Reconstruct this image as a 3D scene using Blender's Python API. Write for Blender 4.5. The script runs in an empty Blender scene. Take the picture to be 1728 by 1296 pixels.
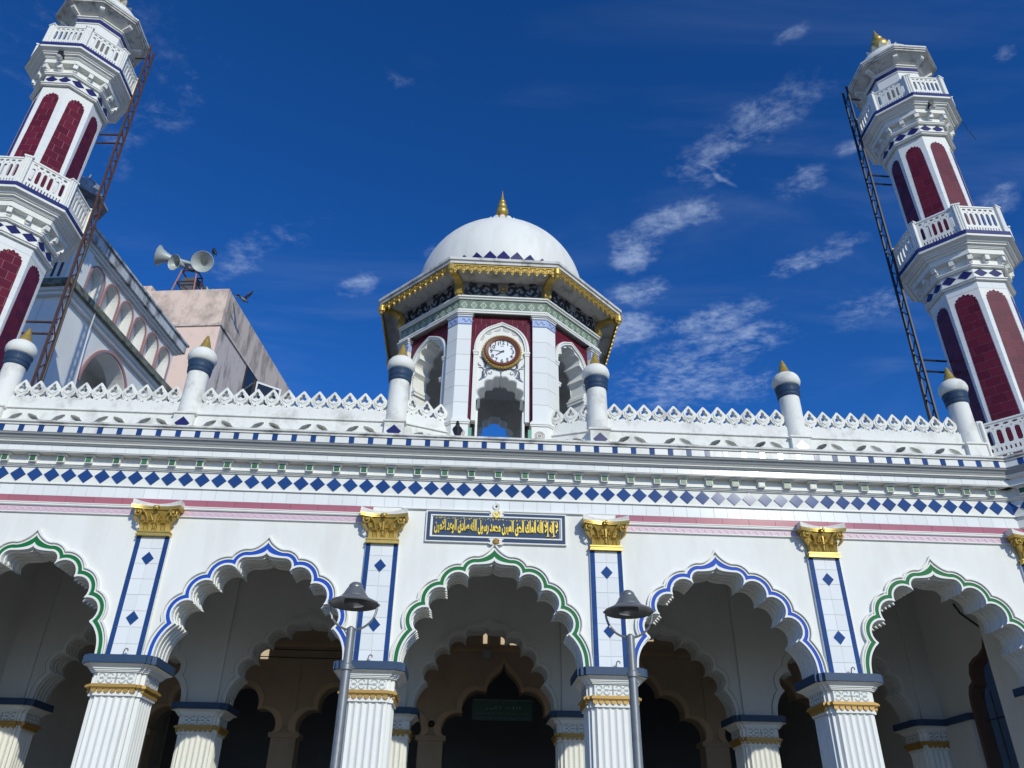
import bpy, math, random
from mathutils import Vector, Matrix
from mathutils.geometry import tessellate_polygon
random.seed(7)
S = bpy.context.scene
COL = S.collection
PI = math.pi
R = math.radians

# ---------------------------------------------------------------- camera
cam = bpy.data.cameras.new("camera")
cam.sensor_width = 36.0
cam.lens = 1329.93 / 1728 * 36
cam.clip_start, cam.clip_end = 0.1, 3000
co = bpy.data.objects.new("camera", cam)
COL.objects.link(co)
pit, yaw, rol = 0.54039958, 0.0500929, 0.01530984
Fv = Vector((math.sin(yaw) * math.cos(pit), math.cos(yaw) * math.cos(pit), math.sin(pit)))
Rv = Vector((math.cos(yaw), -math.sin(yaw), 0))
Uv = Rv.cross(Fv)
R2 = Rv * math.cos(rol) + Uv * math.sin(rol)
U2 = -Rv * math.sin(rol) + Uv * math.cos(rol)
mw = Matrix((R2, U2, -Fv)).transposed().to_4x4()
mw.translation = Vector((-0.3957759, -12.97604623, 1.6))
co.matrix_world = mw
S.camera = co

# ---------------------------------------------------------------- sky and sun
SUN_AZ, SUN_EL = R(23), R(26)          # from the right of the facade's normal, behind the camera
sun_dir = Vector((math.sin(SUN_AZ) * math.cos(SUN_EL), -math.cos(SUN_AZ) * math.cos(SUN_EL), math.sin(SUN_EL)))
W = bpy.data.worlds.new("World")
S.world = W
W.use_nodes = True
nt = W.node_tree
nt.nodes.clear()
def N(t, kind, **kw):
    n = t.nodes.new(kind)
    for k, v in kw.items():
        if k.startswith('i_'):
            n.inputs[int(k[2:])].default_value = v
        else:
            setattr(n, k, v)
    return n
wo = N(nt, "ShaderNodeOutputWorld")
bg = N(nt, "ShaderNodeBackground")
bg.inputs[1].default_value = 0.110
sky = N(nt, "ShaderNodeTexSky")
sky.sky_type = 'NISHITA'
sky.sun_disc = False
sky.sun_elevation = SUN_EL
sky.sun_rotation = math.atan2(sun_dir.x, sun_dir.y)
sky.altitude = 300
sky.air_density = 1.0
sky.dust_density = 0.25
sky.ozone_density = 3.5
hs = N(nt, "ShaderNodeHueSaturation")
hs.inputs['Saturation'].default_value = 1.10
hs.inputs['Value'].default_value = 0.83
tint = N(nt, "ShaderNodeMix", data_type='RGBA', blend_type='MULTIPLY')
tint.inputs[0].default_value = 1.0
tint.inputs[7].default_value = (0.74, 0.885, 1.17, 1)      # camera white balance of the deep blue
nt.links.new(sky.outputs[0], tint.inputs[6])
gam = N(nt, "ShaderNodeGamma")
gam.inputs[1].default_value = 1.20
nt.links.new(tint.outputs[2], gam.inputs[0])
nt.links.new(gam.outputs[0], hs.inputs['Color'])
# thin high clouds
tc = N(nt, "ShaderNodeTexCoord")
sep = N(nt, "ShaderNodeSeparateXYZ")
nt.links.new(tc.outputs['Generated'], sep.inputs[0])
def wmath(op, a, b=None, clamp=False):
    n = N(nt, "ShaderNodeMath", operation=op)
    n.use_clamp = clamp
    for i, v in enumerate((a, b)):
        if v is None: continue
        if isinstance(v, (int, float)): n.inputs[i].default_value = v
        else: nt.links.new(v, n.inputs[i])
    return n.outputs[0]
zz = wmath('MAXIMUM', sep.outputs[2], 0.06)
px = wmath('DIVIDE', sep.outputs[0], zz)
py = wmath('DIVIDE', sep.outputs[1], zz)
cmb = N(nt, "ShaderNodeCombineXYZ")
nt.links.new(px, cmb.inputs[0]); nt.links.new(py, cmb.inputs[1])
def wnoise(scale, detail, rough, dist=0.0, loc=(0, 0, 0), rot=0.0, sc=(1, 1, 1)):
    mp = N(nt, "ShaderNodeMapping")
    mp.inputs['Location'].default_value = loc
    mp.inputs['Rotation'].default_value = (0, 0, rot)
    mp.inputs['Scale'].default_value = sc
    nt.links.new(cmb.outputs[0], mp.inputs[0])
    n = N(nt, "ShaderNodeTexNoise")
    n.inputs['Scale'].default_value = scale
    n.inputs['Detail'].default_value = detail
    n.inputs['Roughness'].default_value = rough
    n.inputs['Distortion'].default_value = dist
    nt.links.new(mp.outputs[0], n.inputs['Vector'])
    return n.outputs['Fac']
def wramp(fac, a, b):
    n = N(nt, "ShaderNodeMapRange", interpolation_type='SMOOTHSTEP')
    n.inputs[1].default_value = a; n.inputs[2].default_value = b
    nt.links.new(fac, n.inputs[0])
    return n.outputs[0]
# each cloud: centre, inverse axes (on the plane above the viewer) and weight
CLOUDS = [(0.419, 0.866, 2.568, -5.095, -10.273, -6.484, 0.72), (0.394, 0.939, 45.639, -37.384, 60.668, -79.916, 0.8), (0.463, 0.804, 7.815, -6.247, -11.489, -17.822, 0.6), (0.347, 1.058, 8.999, -3.437, -7.599, -12.5, 0.85), (0.28, 1.137, 11.706, -6.279, -10.07, -12.391, 0.85), (0.618, 1.129, 6.946, -3.642, -8.179, -13.228, 0.7), (0.318, 1.271, 9.731, -4.398, -8.709, -8.323, 0.75), (0.484, 1.363, 4.282, -1.682, -5.091, -9.007, 0.7), (0.336, 1.431, 8.149, -3.462, -7.328, -7.308, 0.9), (0.496, 1.623, 3.992, -1.452, -2.205, -4.103, 0.8), (0.556, 1.454, 4.781, -2.04, -4.567, -9.446, 0.75), (0.423, 0.689, 25.033, -21.041, -24.393, -25.1, 0.55), (0.604, 0.891, 24.691, -13.871, -15.779, -26.932, 0.6), (-0.13, 0.804, 16.573, -1.342, -9.463, -29.245, 0.55), (-0.262, 1.291, 14.048, -0.833, -9.108, -16.17, 0.8), (-0.1, 1.153, 23.217, -2.913, -16.28, -24.588, 0.6), (0.903, 0.959, 11.191, -11.264, -12.154, -2.324, 0.6), (0.672, 1.623, 7.483, -3.23, -3.71, -6.98, 0.6), (0.542, 0.977, 10.976, -6.577, -11.394, -17.99, 0.6), (-0.546, 0.903, 1.459, -4.324, -15.66, -11.635, 0.5075), (-0.455, 1.208, 4.322, -0.151, -9.41, -13.077, 0.5509999999999999), (0.735, 0.691, 27.463, -25.375, -21.023, -22.162, 0.58), (-0.586, 0.77, -3.182, -4.655, -2.318, 4.242, 0.3625), (0.831, 1.294, 5.21, -3.532, -4.217, -7.011, 0.5075)]
wx = wmath('ADD', px, wmath('MULTIPLY', wmath('SUBTRACT', wnoise(3.0, 3, 0.5, 0, (7, 1, 0)), 0.5), 0.22))
wy = wmath('ADD', py, wmath('MULTIPLY', wmath('SUBTRACT', wnoise(3.0, 3, 0.5, 0, (2, 9, 0)), 0.5), 0.22))
msk = None
for (ccx, ccy, ma, mb_, mc, md_, wt_) in CLOUDS:
    dx_ = wmath('SUBTRACT', wx, ccx); dy_ = wmath('SUBTRACT', wy, ccy)
    q1 = wmath('ADD', wmath('MULTIPLY', dx_, ma), wmath('MULTIPLY', dy_, mb_))
    q2 = wmath('ADD', wmath('MULTIPLY', dx_, mc), wmath('MULTIPLY', dy_, md_))
    rr_ = wmath('SUBTRACT', 1.0, wmath('ADD', wmath('MULTIPLY', q1, q1), wmath('MULTIPLY', q2, q2)), True)
    v_ = wmath('MULTIPLY', rr_, wt_)
    msk = v_ if msk is None else wmath('MAXIMUM', msk, v_)
fine = wnoise(15.0, 12, 0.70, 0.25, (3.1, 1.7, 0), 0.5, (1, 1.15, 1))
mid_ = wnoise(5.5, 4, 0.55, 0.3, (1.3, 4.7, 0))
tiny = wnoise(34.0, 8, 0.66, 0.2, (5.3, 0.7, 0), 0.5, (1, 1.3, 1))
fine = wmath('ADD', wmath('ADD', wmath('MULTIPLY', fine, 0.45), wmath('MULTIPLY', mid_, 0.25)), wmath('MULTIPLY', tiny, 0.30))
wisp = wramp(wmath('ADD', fine, wmath('MULTIPLY', msk, 0.24)), 0.555, 0.86)
c1 = wmath('MULTIPLY', wisp, wramp(msk, 0.0, 0.75))
veil = wramp(wnoise(1.6, 6, 0.58, 0.6, (0.4, 2.2, 0), 0.9, (0.6, 2.1, 1)), 0.5, 0.95)
cl = wmath('ADD', wmath('MULTIPLY', c1, 0.47), wmath('MULTIPLY', veil, 0.15), True)
mx = N(nt, "ShaderNodeMix", data_type='RGBA')
nt.links.new(cl, mx.inputs[0])
nt.links.new(hs.outputs[0], mx.inputs[6])
mx.inputs[7].default_value = (6.0, 7.3, 9.2, 1)
nt.links.new(mx.outputs[2], bg.inputs[0])
nt.links.new(bg.outputs[0], wo.inputs[0])

sl = bpy.data.lights.new("sun", 'SUN')
sl.energy = 2.9
sl.angle = R(0.53)
sl.color = (1.0, 0.975, 0.80)
so = bpy.data.objects.new("sun", sl)
COL.objects.link(so)
so.location = (20, -40, 40)
so.rotation_euler = sun_dir.to_track_quat('Z', 'Y').to_euler()

vs = S.view_settings
vs.view_transform = 'Standard'
vs.look = 'None'
vs.exposure = 0.0
vs.gamma = 1.0
vs.use_curve_mapping = False
S.render.engine = 'CYCLES'
S.cycles.use_denoising = True
S.cycles.max_bounces = 8
S.cycles.diffuse_bounces = 5
S.cycles.sample_clamp_indirect = 6

# ---------------------------------------------------------------- materials
MATS = {}
def mat(name, col, rough=0.5, metal=0.0, var=0.0, dirt=0.0, dcol=(0.16, 0.14, 0.11), dscale=2.5, streak=1.0,
        thr=(0.45, 0.75), bump=0.0, bscale=60.0, emit=0.0, spec=0.5):
    if name in MATS: return MATS[name]
    m = bpy.data.materials.new(name)
    m.use_nodes = True
    t = m.node_tree
    b = t.nodes["Principled BSDF"]
    b.inputs['Roughness'].default_value = rough
    b.inputs['Metallic'].default_value = metal
    b.inputs['Specular IOR Level'].default_value = spec
    b.inputs['Base Color'].default_value = (*col, 1)
    cur = None
    if dirt > 0 or bump > 0:
        geo = N(t, "ShaderNodeNewGeometry")
        mp = N(t, "ShaderNodeMapping")
        mp.inputs['Scale'].default_value = (1, 1, streak)
        t.links.new(geo.outputs['Position'], mp.inputs[0])
    if dirt > 0:
        n1 = N(t, "ShaderNodeTexNoise")
        n1.inputs['Scale'].default_value = dscale
        n1.inputs['Detail'].default_value = 9
        n1.inputs['Roughness'].default_value = 0.66
        t.links.new(mp.outputs[0], n1.inputs['Vector'])
        mr = N(t, "ShaderNodeMapRange")
        mr.inputs[1].default_value, mr.inputs[2].default_value = thr
        mr.inputs[4].default_value = dirt
        t.links.new(n1.outputs['Fac'], mr.inputs[0])
        mixn = N(t, "ShaderNodeMix", data_type='RGBA')
        mixn.inputs[6].default_value = (*col, 1)
        mixn.inputs[7].default_value = (*dcol, 1)
        t.links.new(mr.outputs[0], mixn.inputs[0])
        cur = mixn.outputs[2]
    if var > 0:
        oi = N(t, "ShaderNodeObjectInfo")
        mr = N(t, "ShaderNodeMapRange")
        mr.inputs[3].default_value = 1 - var; mr.inputs[4].default_value = 1 + var
        t.links.new(oi.outputs['Random'], mr.inputs[0])
        h = N(t, "ShaderNodeHueSaturation")
        t.links.new(mr.outputs[0], h.inputs['Value'])
        if cur is None: h.inputs['Color'].default_value = (*col, 1)
        else: t.links.new(cur, h.inputs['Color'])
        cur = h.outputs[0]
    if cur is not None: t.links.new(cur, b.inputs['Base Color'])
    if bump > 0:
        n2 = N(t, "ShaderNodeTexNoise")
        n2.inputs['Scale'].default_value = bscale
        n2.inputs['Detail'].default_value = 4
        t.links.new(geo.outputs['Position'], n2.inputs['Vector'])
        bn = N(t, "ShaderNodeBump")
        bn.inputs['Strength'].default_value = bump
        bn.inputs['Distance'].default_value = 0.02
        t.links.new(n2.outputs['Fac'], bn.inputs['Height'])
        t.links.new(bn.outputs[0], b.inputs['Normal'])
    if emit > 0:
        b.inputs['Emission Color'].default_value = (*col, 1)
        b.inputs['Emission Strength'].default_value = emit
    MATS[name] = m
    return m
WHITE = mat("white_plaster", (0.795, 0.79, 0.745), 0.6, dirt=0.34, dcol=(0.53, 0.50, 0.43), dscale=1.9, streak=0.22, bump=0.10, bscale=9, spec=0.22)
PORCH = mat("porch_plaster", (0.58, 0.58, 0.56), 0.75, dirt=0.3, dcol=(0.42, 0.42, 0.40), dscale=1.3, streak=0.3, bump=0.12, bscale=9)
TRIM = mat("white_trim", (0.785, 0.78, 0.735), 0.5, dirt=0.16, dcol=(0.42, 0.39, 0.33), dscale=3.5, streak=0.5, thr=(0.5, 0.8), spec=0.22)
WORN = mat("weathered_white", (0.765, 0.76, 0.71), 0.65, dirt=0.62, dcol=(0.24, 0.225, 0.195), dscale=2.6, streak=0.8, thr=(0.50, 0.74), bump=0.15, bscale=30, spec=0.22)
MOSSY = mat("dirty_ledge", (0.52, 0.50, 0.46), 0.8, dirt=0.9, dcol=(0.05, 0.05, 0.045), dscale=6, streak=0.4, thr=(0.42, 0.68))
TILEW = mat("white_tile", (0.775, 0.785, 0.77), 0.16, var=0.035, spec=0.22)
BLUE = mat("blue_tile", (0.022, 0.062, 0.205), 0.12, var=0.10, spec=0.25)
NAVY = mat("navy_tile", (0.024, 0.022, 0.105), 0.2, var=0.10)
SLATE = mat("slate_blue_paint", (0.035, 0.068, 0.130), 0.5, spec=0.25, dirt=0.2, dcol=(0.10, 0.12, 0.15), dscale=8, thr=(0.5, 0.8))
GREEN = mat("green_paint", (0.010, 0.155, 0.042), 0.55, spec=0.2)
GREENT = mat("green_tile", (0.06, 0.16, 0.08), 0.3, var=0.2, spec=0.2)
BLUEP = mat("blue_paint", (0.014, 0.075, 0.44), 0.55, spec=0.2)
PINK = mat("pink_tile", (0.42, 0.14, 0.165), 0.12, var=0.05)
PALEPINK = mat("pale_pink_relief", (0.66, 0.47, 0.545), 0.5)
PALERELIEF = mat("pale_pink_raised", (0.72, 0.58, 0.63), 0.5)
RED = mat("maroon_tile", (0.125, 0.015, 0.028), 0.26, var=0.20, spec=0.25)
GROUT = mat("maroon_grout", (0.38, 0.17, 0.18), 0.8, dirt=0.8, dcol=(0.14, 0.03, 0.04), dscale=4, thr=(0.5, 0.68))
GOLD = mat("gold_paint", (0.57, 0.39, 0.095), 0.36, metal=0.5, dirt=0.5, dcol=(0.20, 0.11, 0.02), dscale=14, thr=(0.5, 0.8))
OCHRE = mat("ochre_gold", (0.46, 0.27, 0.06), 0.45, metal=0.2, dirt=0.3, dcol=(0.22, 0.12, 0.03), dscale=14, thr=(0.5, 0.8))
GREYM = mat("grey_motif", (0.36, 0.39, 0.38), 0.6)
PLAQUE = mat("plaque_blue", (0.042, 0.072, 0.140), 0.6, spec=0.2)
INK = mat("arabesque_navy", (0.022, 0.026, 0.042), 0.55)
INKL = mat("arabesque_slate", (0.125, 0.155, 0.22), 0.5)
BANDG = mat("grey_band", (0.30, 0.32, 0.36), 0.6)
JADE = mat("jade_tile", (0.165, 0.235, 0.175), 0.3, var=0.10)
JADEL = mat("jade_motif", (0.41, 0.46, 0.38), 0.4)
PALEBLUE = mat("pale_blue_tile", (0.40, 0.49, 0.70), 0.3)
MIDBLUE = mat("mid_blue_motif", (0.14, 0.20, 0.42), 0.4)
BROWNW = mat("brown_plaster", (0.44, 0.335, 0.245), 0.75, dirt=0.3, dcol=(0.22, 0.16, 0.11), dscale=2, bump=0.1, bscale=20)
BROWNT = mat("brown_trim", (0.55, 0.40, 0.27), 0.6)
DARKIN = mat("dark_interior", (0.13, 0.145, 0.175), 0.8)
WOOD = mat("dark_wood", (0.10, 0.055, 0.04), 0.5)
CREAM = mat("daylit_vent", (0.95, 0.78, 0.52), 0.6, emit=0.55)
IRON = mat("dark_iron", (0.025, 0.022, 0.024), 0.5)
RUST = mat("rust_brown_steel", (0.075, 0.036, 0.028), 0.5, metal=0.2, dirt=0.6, dcol=(0.17, 0.085, 0.045), dscale=9)
RUSTP = mat("pale_red_oxide", (0.36, 0.17, 0.145), 0.6, dirt=0.5, dcol=(0.12, 0.05, 0.05), dscale=5)
STEELP = mat("galvanised_steel", (0.25, 0.255, 0.255), 0.42, metal=0.45, dirt=0.4, dcol=(0.08, 0.08, 0.08), dscale=10)
LAMPG = mat("lamp_grey", (0.20, 0.205, 0.205), 0.38, metal=0.4)
GLASSG = mat("lamp_glass", (0.22, 0.23, 0.23), 0.2)
HORNG = mat("horn_grey", (0.40, 0.43, 0.41), 0.45, metal=0.1, dirt=0.2, dcol=(0.28, 0.28, 0.25), dscale=1.2)
PINKW = mat("peeling_pink_plaster", (0.79, 0.59, 0.49), 0.8, dirt=0.6, dcol=(0.40, 0.31, 0.24), dscale=1.7, streak=0.7, thr=(0.52, 0.78), bump=0.4, bscale=5)
STAIN = mat("stained_parapet", (0.74, 0.57, 0.47), 0.85, dirt=0.85, dcol=(0.19, 0.165, 0.14), dscale=1.5, streak=0.7, thr=(0.44, 0.70), bump=0.5, bscale=6)
MOULD = mat("mouldy_wall", (0.60, 0.52, 0.48), 0.85, dirt=0.9, dcol=(0.045, 0.042, 0.04), dscale=2.2, streak=0.28, thr=(0.50, 0.72), bump=0.4, bscale=6)
HALLW = mat("hall_plaster", (0.77, 0.77, 0.745), 0.7, dirt=0.35, dcol=(0.42, 0.43, 0.43), dscale=1.1, streak=0.4)
HALLD = mat("hall_mouldy_cornice", (0.54, 0.56, 0.57), 0.8, dirt=0.95, dcol=(0.045, 0.05, 0.055), dscale=1.8, streak=0.5, thr=(0.46, 0.64))
HALLP = mat("hall_pink_trim", (0.40, 0.22, 0.205), 0.6, dirt=0.3, dcol=(0.25, 0.15, 0.14), dscale=4)
KIOSKG = mat("sooty_grey_plaster", (0.30, 0.33, 0.36), 0.8, dirt=0.8, dcol=(0.05, 0.055, 0.06), dscale=2.5, thr=(0.4, 0.7))
ALU = mat("white_sash", (0.70, 0.70, 0.68), 0.4)
PANE = mat("dark_pane", (0.02, 0.028, 0.04), 0.08)
CLOCKW = mat("clock_white", (0.80, 0.82, 0.83), 0.35)
CLOCKB = mat("clock_brown", (0.17, 0.052, 0.028), 0.35)
BLACK = mat("black_plastic", (0.012, 0.012, 0.014), 0.45)
FEATHB = mat("crow_feather", (0.012, 0.013, 0.017), 0.5)
FEATHG = mat("pigeon_feather", (0.10, 0.105, 0.12), 0.6, dirt=0.9, dcol=(0.32, 0.33, 0.35), dscale=9, thr=(0.45, 0.6))
PAVE = mat("pavement", (0.145, 0.128, 0.10), 0.8, dirt=0.5, dcol=(0.09, 0.08, 0.065), dscale=0.7, bump=0.2, bscale=8)
SIGNG = mat("sign_dark_green", (0.012, 0.055, 0.045), 0.4)
SIGNL = mat("sign_pale_green", (0.16, 0.27, 0.24), 0.5)
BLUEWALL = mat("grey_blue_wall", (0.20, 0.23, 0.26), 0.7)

# ---------------------------------------------------------------- mesh helpers
class MB:
    def __init__(s): s.v = []; s.f = []; s.m = []; s.mi = 0
    def face(s, pts):
        i = len(s.v); s.v += [tuple(p) for p in pts]; s.f.append(tuple(range(i, i + len(pts)))); s.m.append(s.mi)
    def box(s, x0, x1, y0, y1, z0, z1):
        i = len(s.v)
        s.v += [(x0,y0,z0),(x1,y0,z0),(x1,y1,z0),(x0,y1,z0),(x0,y0,z1),(x1,y0,z1),(x1,y1,z1),(x0,y1,z1)]
        for q in ((0,3,2,1),(4,5,6,7),(0,1,5,4),(1,2,6,5),(2,3,7,6),(3,0,4,7)):
            s.f.append(tuple(i + k for k in q)); s.m.append(s.mi)
        return s
    def shape(s, polys, y0, y1, back=True):
        """polys in (x,z): outer then holes; extruded from y0 (front) to y1."""
        if isinstance(polys[0][0], (int, float)): polys = [polys]
        flat = [p for q in polys for p in q]
        tris = tessellate_polygon([[Vector((p[0], p[1], 0)) for p in q] for q in polys])
        i = len(s.v); n = len(flat)
        s.v += [(p[0], y0, p[1]) for p in flat] + [(p[0], y1, p[1]) for p in flat]
        for t in tris:
            a, b, c = (flat[k] for k in t)
            ar = (b[0]-a[0])*(c[1]-a[1]) - (b[1]-a[1])*(c[0]-a[0])
            if abs(ar) < 1e-10: continue
            t = tuple(t) if ar > 0 else (t[0], t[2], t[1])
            s.f.append(tuple(i + k for k in t)); s.m.append(s.mi)
            if back: s.f.append(tuple(i + n + k for k in reversed(t))); s.m.append(s.mi)
        o = 0
        for qi, q in enumerate(polys):
            L = len(q)
            ar = sum(q[k][0]*q[(k+1) % L][1] - q[(k+1) % L][0]*q[k][1] for k in range(L))
            flip = (ar < 0) != (qi > 0)
            for k in range(L):
                a, b = i + o + k, i + o + (k + 1) % L
                s.f.append((b, a, a + n, b + n) if flip else (a, b, b + n, a + n)); s.m.append(s.mi)
            o += L
        return s
    def zprism(s, plan, z0, z1, z1scale=None):
        """plan in (x,y) ccw, extruded in z."""
        tris = tessellate_polygon([[Vector((p[0], p[1], 0)) for p in plan]])
        i = len(s.v); n = len(plan)
        s.v += [(p[0], p[1], z0) for p in plan]
        s.v += [(p[0], p[1], z1) for p in (z1scale or plan)]
        for t in tris:
            s.f.append(tuple(i + k for k in t)); s.m.append(s.mi)
            s.f.append(tuple(i + n + k for k in reversed(t))); s.m.append(s.mi)
        for k in range(n):
            a, b = i + k, i + (k + 1) % n
            s.f.append((a, b, b + n, a + n)); s.m.append(s.mi)
        return s
    def xprism(s, prof, x0, x1):
        """prof in (y,z), extruded along x."""
        tris = tessellate_polygon([[Vector((p[0], p[1], 0)) for p in prof]])
        i = len(s.v); n = len(prof)
        s.v += [(x0, p[0], p[1]) for p in prof] + [(x1, p[0], p[1]) for p in prof]
        for t in tris:
            s.f.append(tuple(i + k for k in t)); s.m.append(s.mi)
            s.f.append(tuple(i + n + k for k in reversed(t))); s.m.append(s.mi)
        for k in range(n):
            a, b = i + k, i + (k + 1) % n
            s.f.append((a, b, b + n, a + n)); s.m.append(s.mi)
        return s
    def lathe(s, prof, n=24, c=(0, 0), a0=0.0, cap=True):
        i = len(s.v); m = len(prof)
        for r, z in prof:
            for k in range(n):
                a = a0 + 2 * PI * k / n
                s.v.append((c[0] + r * math.cos(a), c[1] + r * math.sin(a), z))
        for j in range(m - 1):
            for k in range(n):
                a = i + j * n + k; b = i + j * n + (k + 1) % n
                s.f.append((a, b, b + n, a + n)); s.m.append(s.mi)
        if cap:
            s.f.append(tuple(i + k for k in reversed(range(n)))); s.m.append(s.mi)
            s.f.append(tuple(i + (m - 1) * n + k for k in range(n))); s.m.append(s.mi)
        return s
    def oct(s, prof, cap=True): return s.lathe(prof, 8, (0, 0), PI / 8, cap)
    def tube(s, pts, r, n=6, r1=None):
        pts = [Vector(p) for p in pts]; i = len(s.v); m = len(pts)
        for j, p in enumerate(pts):
            d = (pts[min(j + 1, m - 1)] - pts[max(j - 1, 0)]).normalized()
            up = Vector((0, 0, 1)) if abs(d.z) < 0.9 else Vector((0, 1, 0))
            a = d.cross(up).normalized(); b = d.cross(a)
            if isinstance(r, (list, tuple)): rr = r[j]
            else: rr = r if r1 is None else r + (r1 - r) * j / (m - 1)
            for k in range(n):
                t = 2 * PI * k / n
                s.v.append(tuple(p + a * (rr * math.cos(t)) + b * (rr * math.sin(t))))
        for j in range(m - 1):
            for k in range(n):
                a = i + j * n + k; b = i + j * n + (k + 1) % n
                s.f.append((a, b, b + n, a + n)); s.m.append(s.mi)
        s.f.append(tuple(i + k for k in reversed(range(n)))); s.m.append(s.mi)
        s.f.append(tuple(i + (m - 1) * n + k for k in range(n))); s.m.append(s.mi)
        return s
    def ribbon(s, pts, ws, y0, y1):
        """flat tapered stroke in xz, extruded y0..y1."""
        L, Rr = [], []
        m = len(pts)
        for j in range(m):
            a = pts[max(j - 1, 0)]; b = pts[min(j + 1, m - 1)]
            dx, dz = b[0] - a[0], b[1] - a[1]; l = math.hypot(dx, dz) or 1
            w = ws[j] if isinstance(ws, (list, tuple)) else ws
            L.append((pts[j][0] - dz / l * w / 2, pts[j][1] + dx / l * w / 2))
            Rr.append((pts[j][0] + dz / l * w / 2, pts[j][1] - dx / l * w / 2))
        for j in range(m - 1):
            a, b, c, d = L[j], Rr[j], Rr[j + 1], L[j + 1]
            s.face([(a[0], y0, a[1]), (b[0], y0, b[1]), (c[0], y0, c[1]), (d[0], y0, d[1])])
            s.face([(a[0], y0, a[1]), (d[0], y0, d[1]), (d[0], y1, d[1]), (a[0], y1, a[1])])
            s.face([(b[0], y0, b[1]), (b[0], y1, b[1]), (c[0], y1, c[1]), (c[0], y0, c[1])])
        return s
    def ball(s, c, r, n=10, sq=(1, 1, 1)):
        i = len(s.v); h = n // 2
        for j in range(h + 1):
            t = PI * j / h
            for k in range(n):
                a = 2 * PI * k / n
                s.v.append((c[0] + r * sq[0] * math.sin(t) * math.cos(a), c[1] + r * sq[1] * math.sin(t) * math.sin(a), c[2] + r * sq[2] * math.cos(t)))
        for j in range(h):
            for k in range(n):
                a = i + j * n + k; b = i + j * n + (k + 1) % n
                s.f.append((a, a + n, b + n, b)); s.m.append(s.mi)
        return s
    def xform(s, M, i0=0):
        for i in range(i0, len(s.v)): s.v[i] = tuple(M @ Vector(s.v[i]))
        return s
    def mesh(s, name, mats, smooth=False, ang=32):
        me = bpy.data.meshes.new(name)
        me.from_pydata(s.v, [], s.f)
        if not isinstance(mats, (list, tuple)): mats = [mats]
        for mm in mats: me.materials.append(mm)
        if len(mats) > 1: me.polygons.foreach_set('material_index', s.m)
        if smooth:
            me.polygons.foreach_set('use_smooth', [True] * len(me.polygons))
            me.update()
            try: me.set_sharp_from_angle(angle=R(ang))
            except Exception: pass
        me.update()
        return me

def put(name, me, parent=None, loc=(0, 0, 0), rz=0.0, rot=None, scale=None):
    o = bpy.data.objects.new(name, me)
    COL.objects.link(o)
    o.parent = parent
    o.location = loc
    o.rotation_euler = rot if rot else (0, 0, rz)
    if scale: o.scale = scale
    return o
def build(mb, name, mats, parent=None, smooth=False, loc=(0, 0, 0), rz=0.0, ang=32):
    return put(name, mb.mesh(name, mats, smooth, ang), parent, loc, rz)
def thing(name, label, cat, loc=(0, 0, 0), rz=0.0, group=None):
    o = bpy.data.objects.new(name, None)
    COL.objects.link(o)
    o.empty_display_size = 0.2
    o.location = loc; o.rotation_euler = (0, 0, rz)
    return tag(o, label, cat, group)
def tag(o, label, cat, group=None):
    o['label'] = label; o['category'] = cat
    if group: o['group'] = group
    return o
def copy_tree(o, parent=None):
    c = o.copy(); COL.objects.link(c)
    if parent: c.parent = parent
    for ch in KIDS(o): copy_tree(ch, c)
    return c
def KIDS(o): return [x for x in list(COL.objects) if x.parent == o]
def rotpt(p, a): return (p[0] * math.cos(a) - p[1] * math.sin(a), p[0] * math.sin(a) + p[1] * math.cos(a), p[2])

def clip(poly, x0, x1, z0, z1):
    def cut(P, f, inter):
        out = []
        for i in range(len(P)):
            a, b = P[i - 1], P[i]
            fa, fb = f(a), f(b)
            if fb >= 0:
                if fa < 0: out.append(inter(a, b, fa, fb))
                out.append(b)
            elif fa >= 0: out.append(inter(a, b, fa, fb))
        return out
    it = lambda a, b, fa, fb: (a[0] + (b[0] - a[0]) * fa / (fa - fb), a[1] + (b[1] - a[1]) * fa / (fa - fb))
    for f in (lambda p: p[0] - x0, lambda p: x1 - p[0], lambda p: p[1] - z0, lambda p: z1 - p[1]):
        if not poly: return []
        poly = cut(poly, f, it)
    out = []
    for p in poly:
        if not out or abs(p[0] - out[-1][0]) + abs(p[1] - out[-1][1]) > 1e-5: out.append(p)
    return out
def area(P): return abs(sum(P[i - 1][0] * P[i][1] - P[i][0] * P[i - 1][1] for i in range(len(P)))) / 2
def tiles_in(poly, tw, th, bond=True, joint=0.006, xoff=0.0):
    xs = [p[0] for p in poly]; zs = [p[1] for p in poly]
    out = []; row = 0; z = min(zs)
    while z < max(zs):
        x = -tw * 20 + xoff + (tw / 2 if bond and row % 2 else 0)
        while x < max(xs):
            if x + tw > min(xs):
                q = clip(poly, x + joint / 2, x + tw - joint / 2, z + joint / 2, z + th - joint / 2)
                if len(q) > 2 and area(q) > 0.0012: out.append(q)
            x += tw
        z += th; row += 1
    return out

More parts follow.
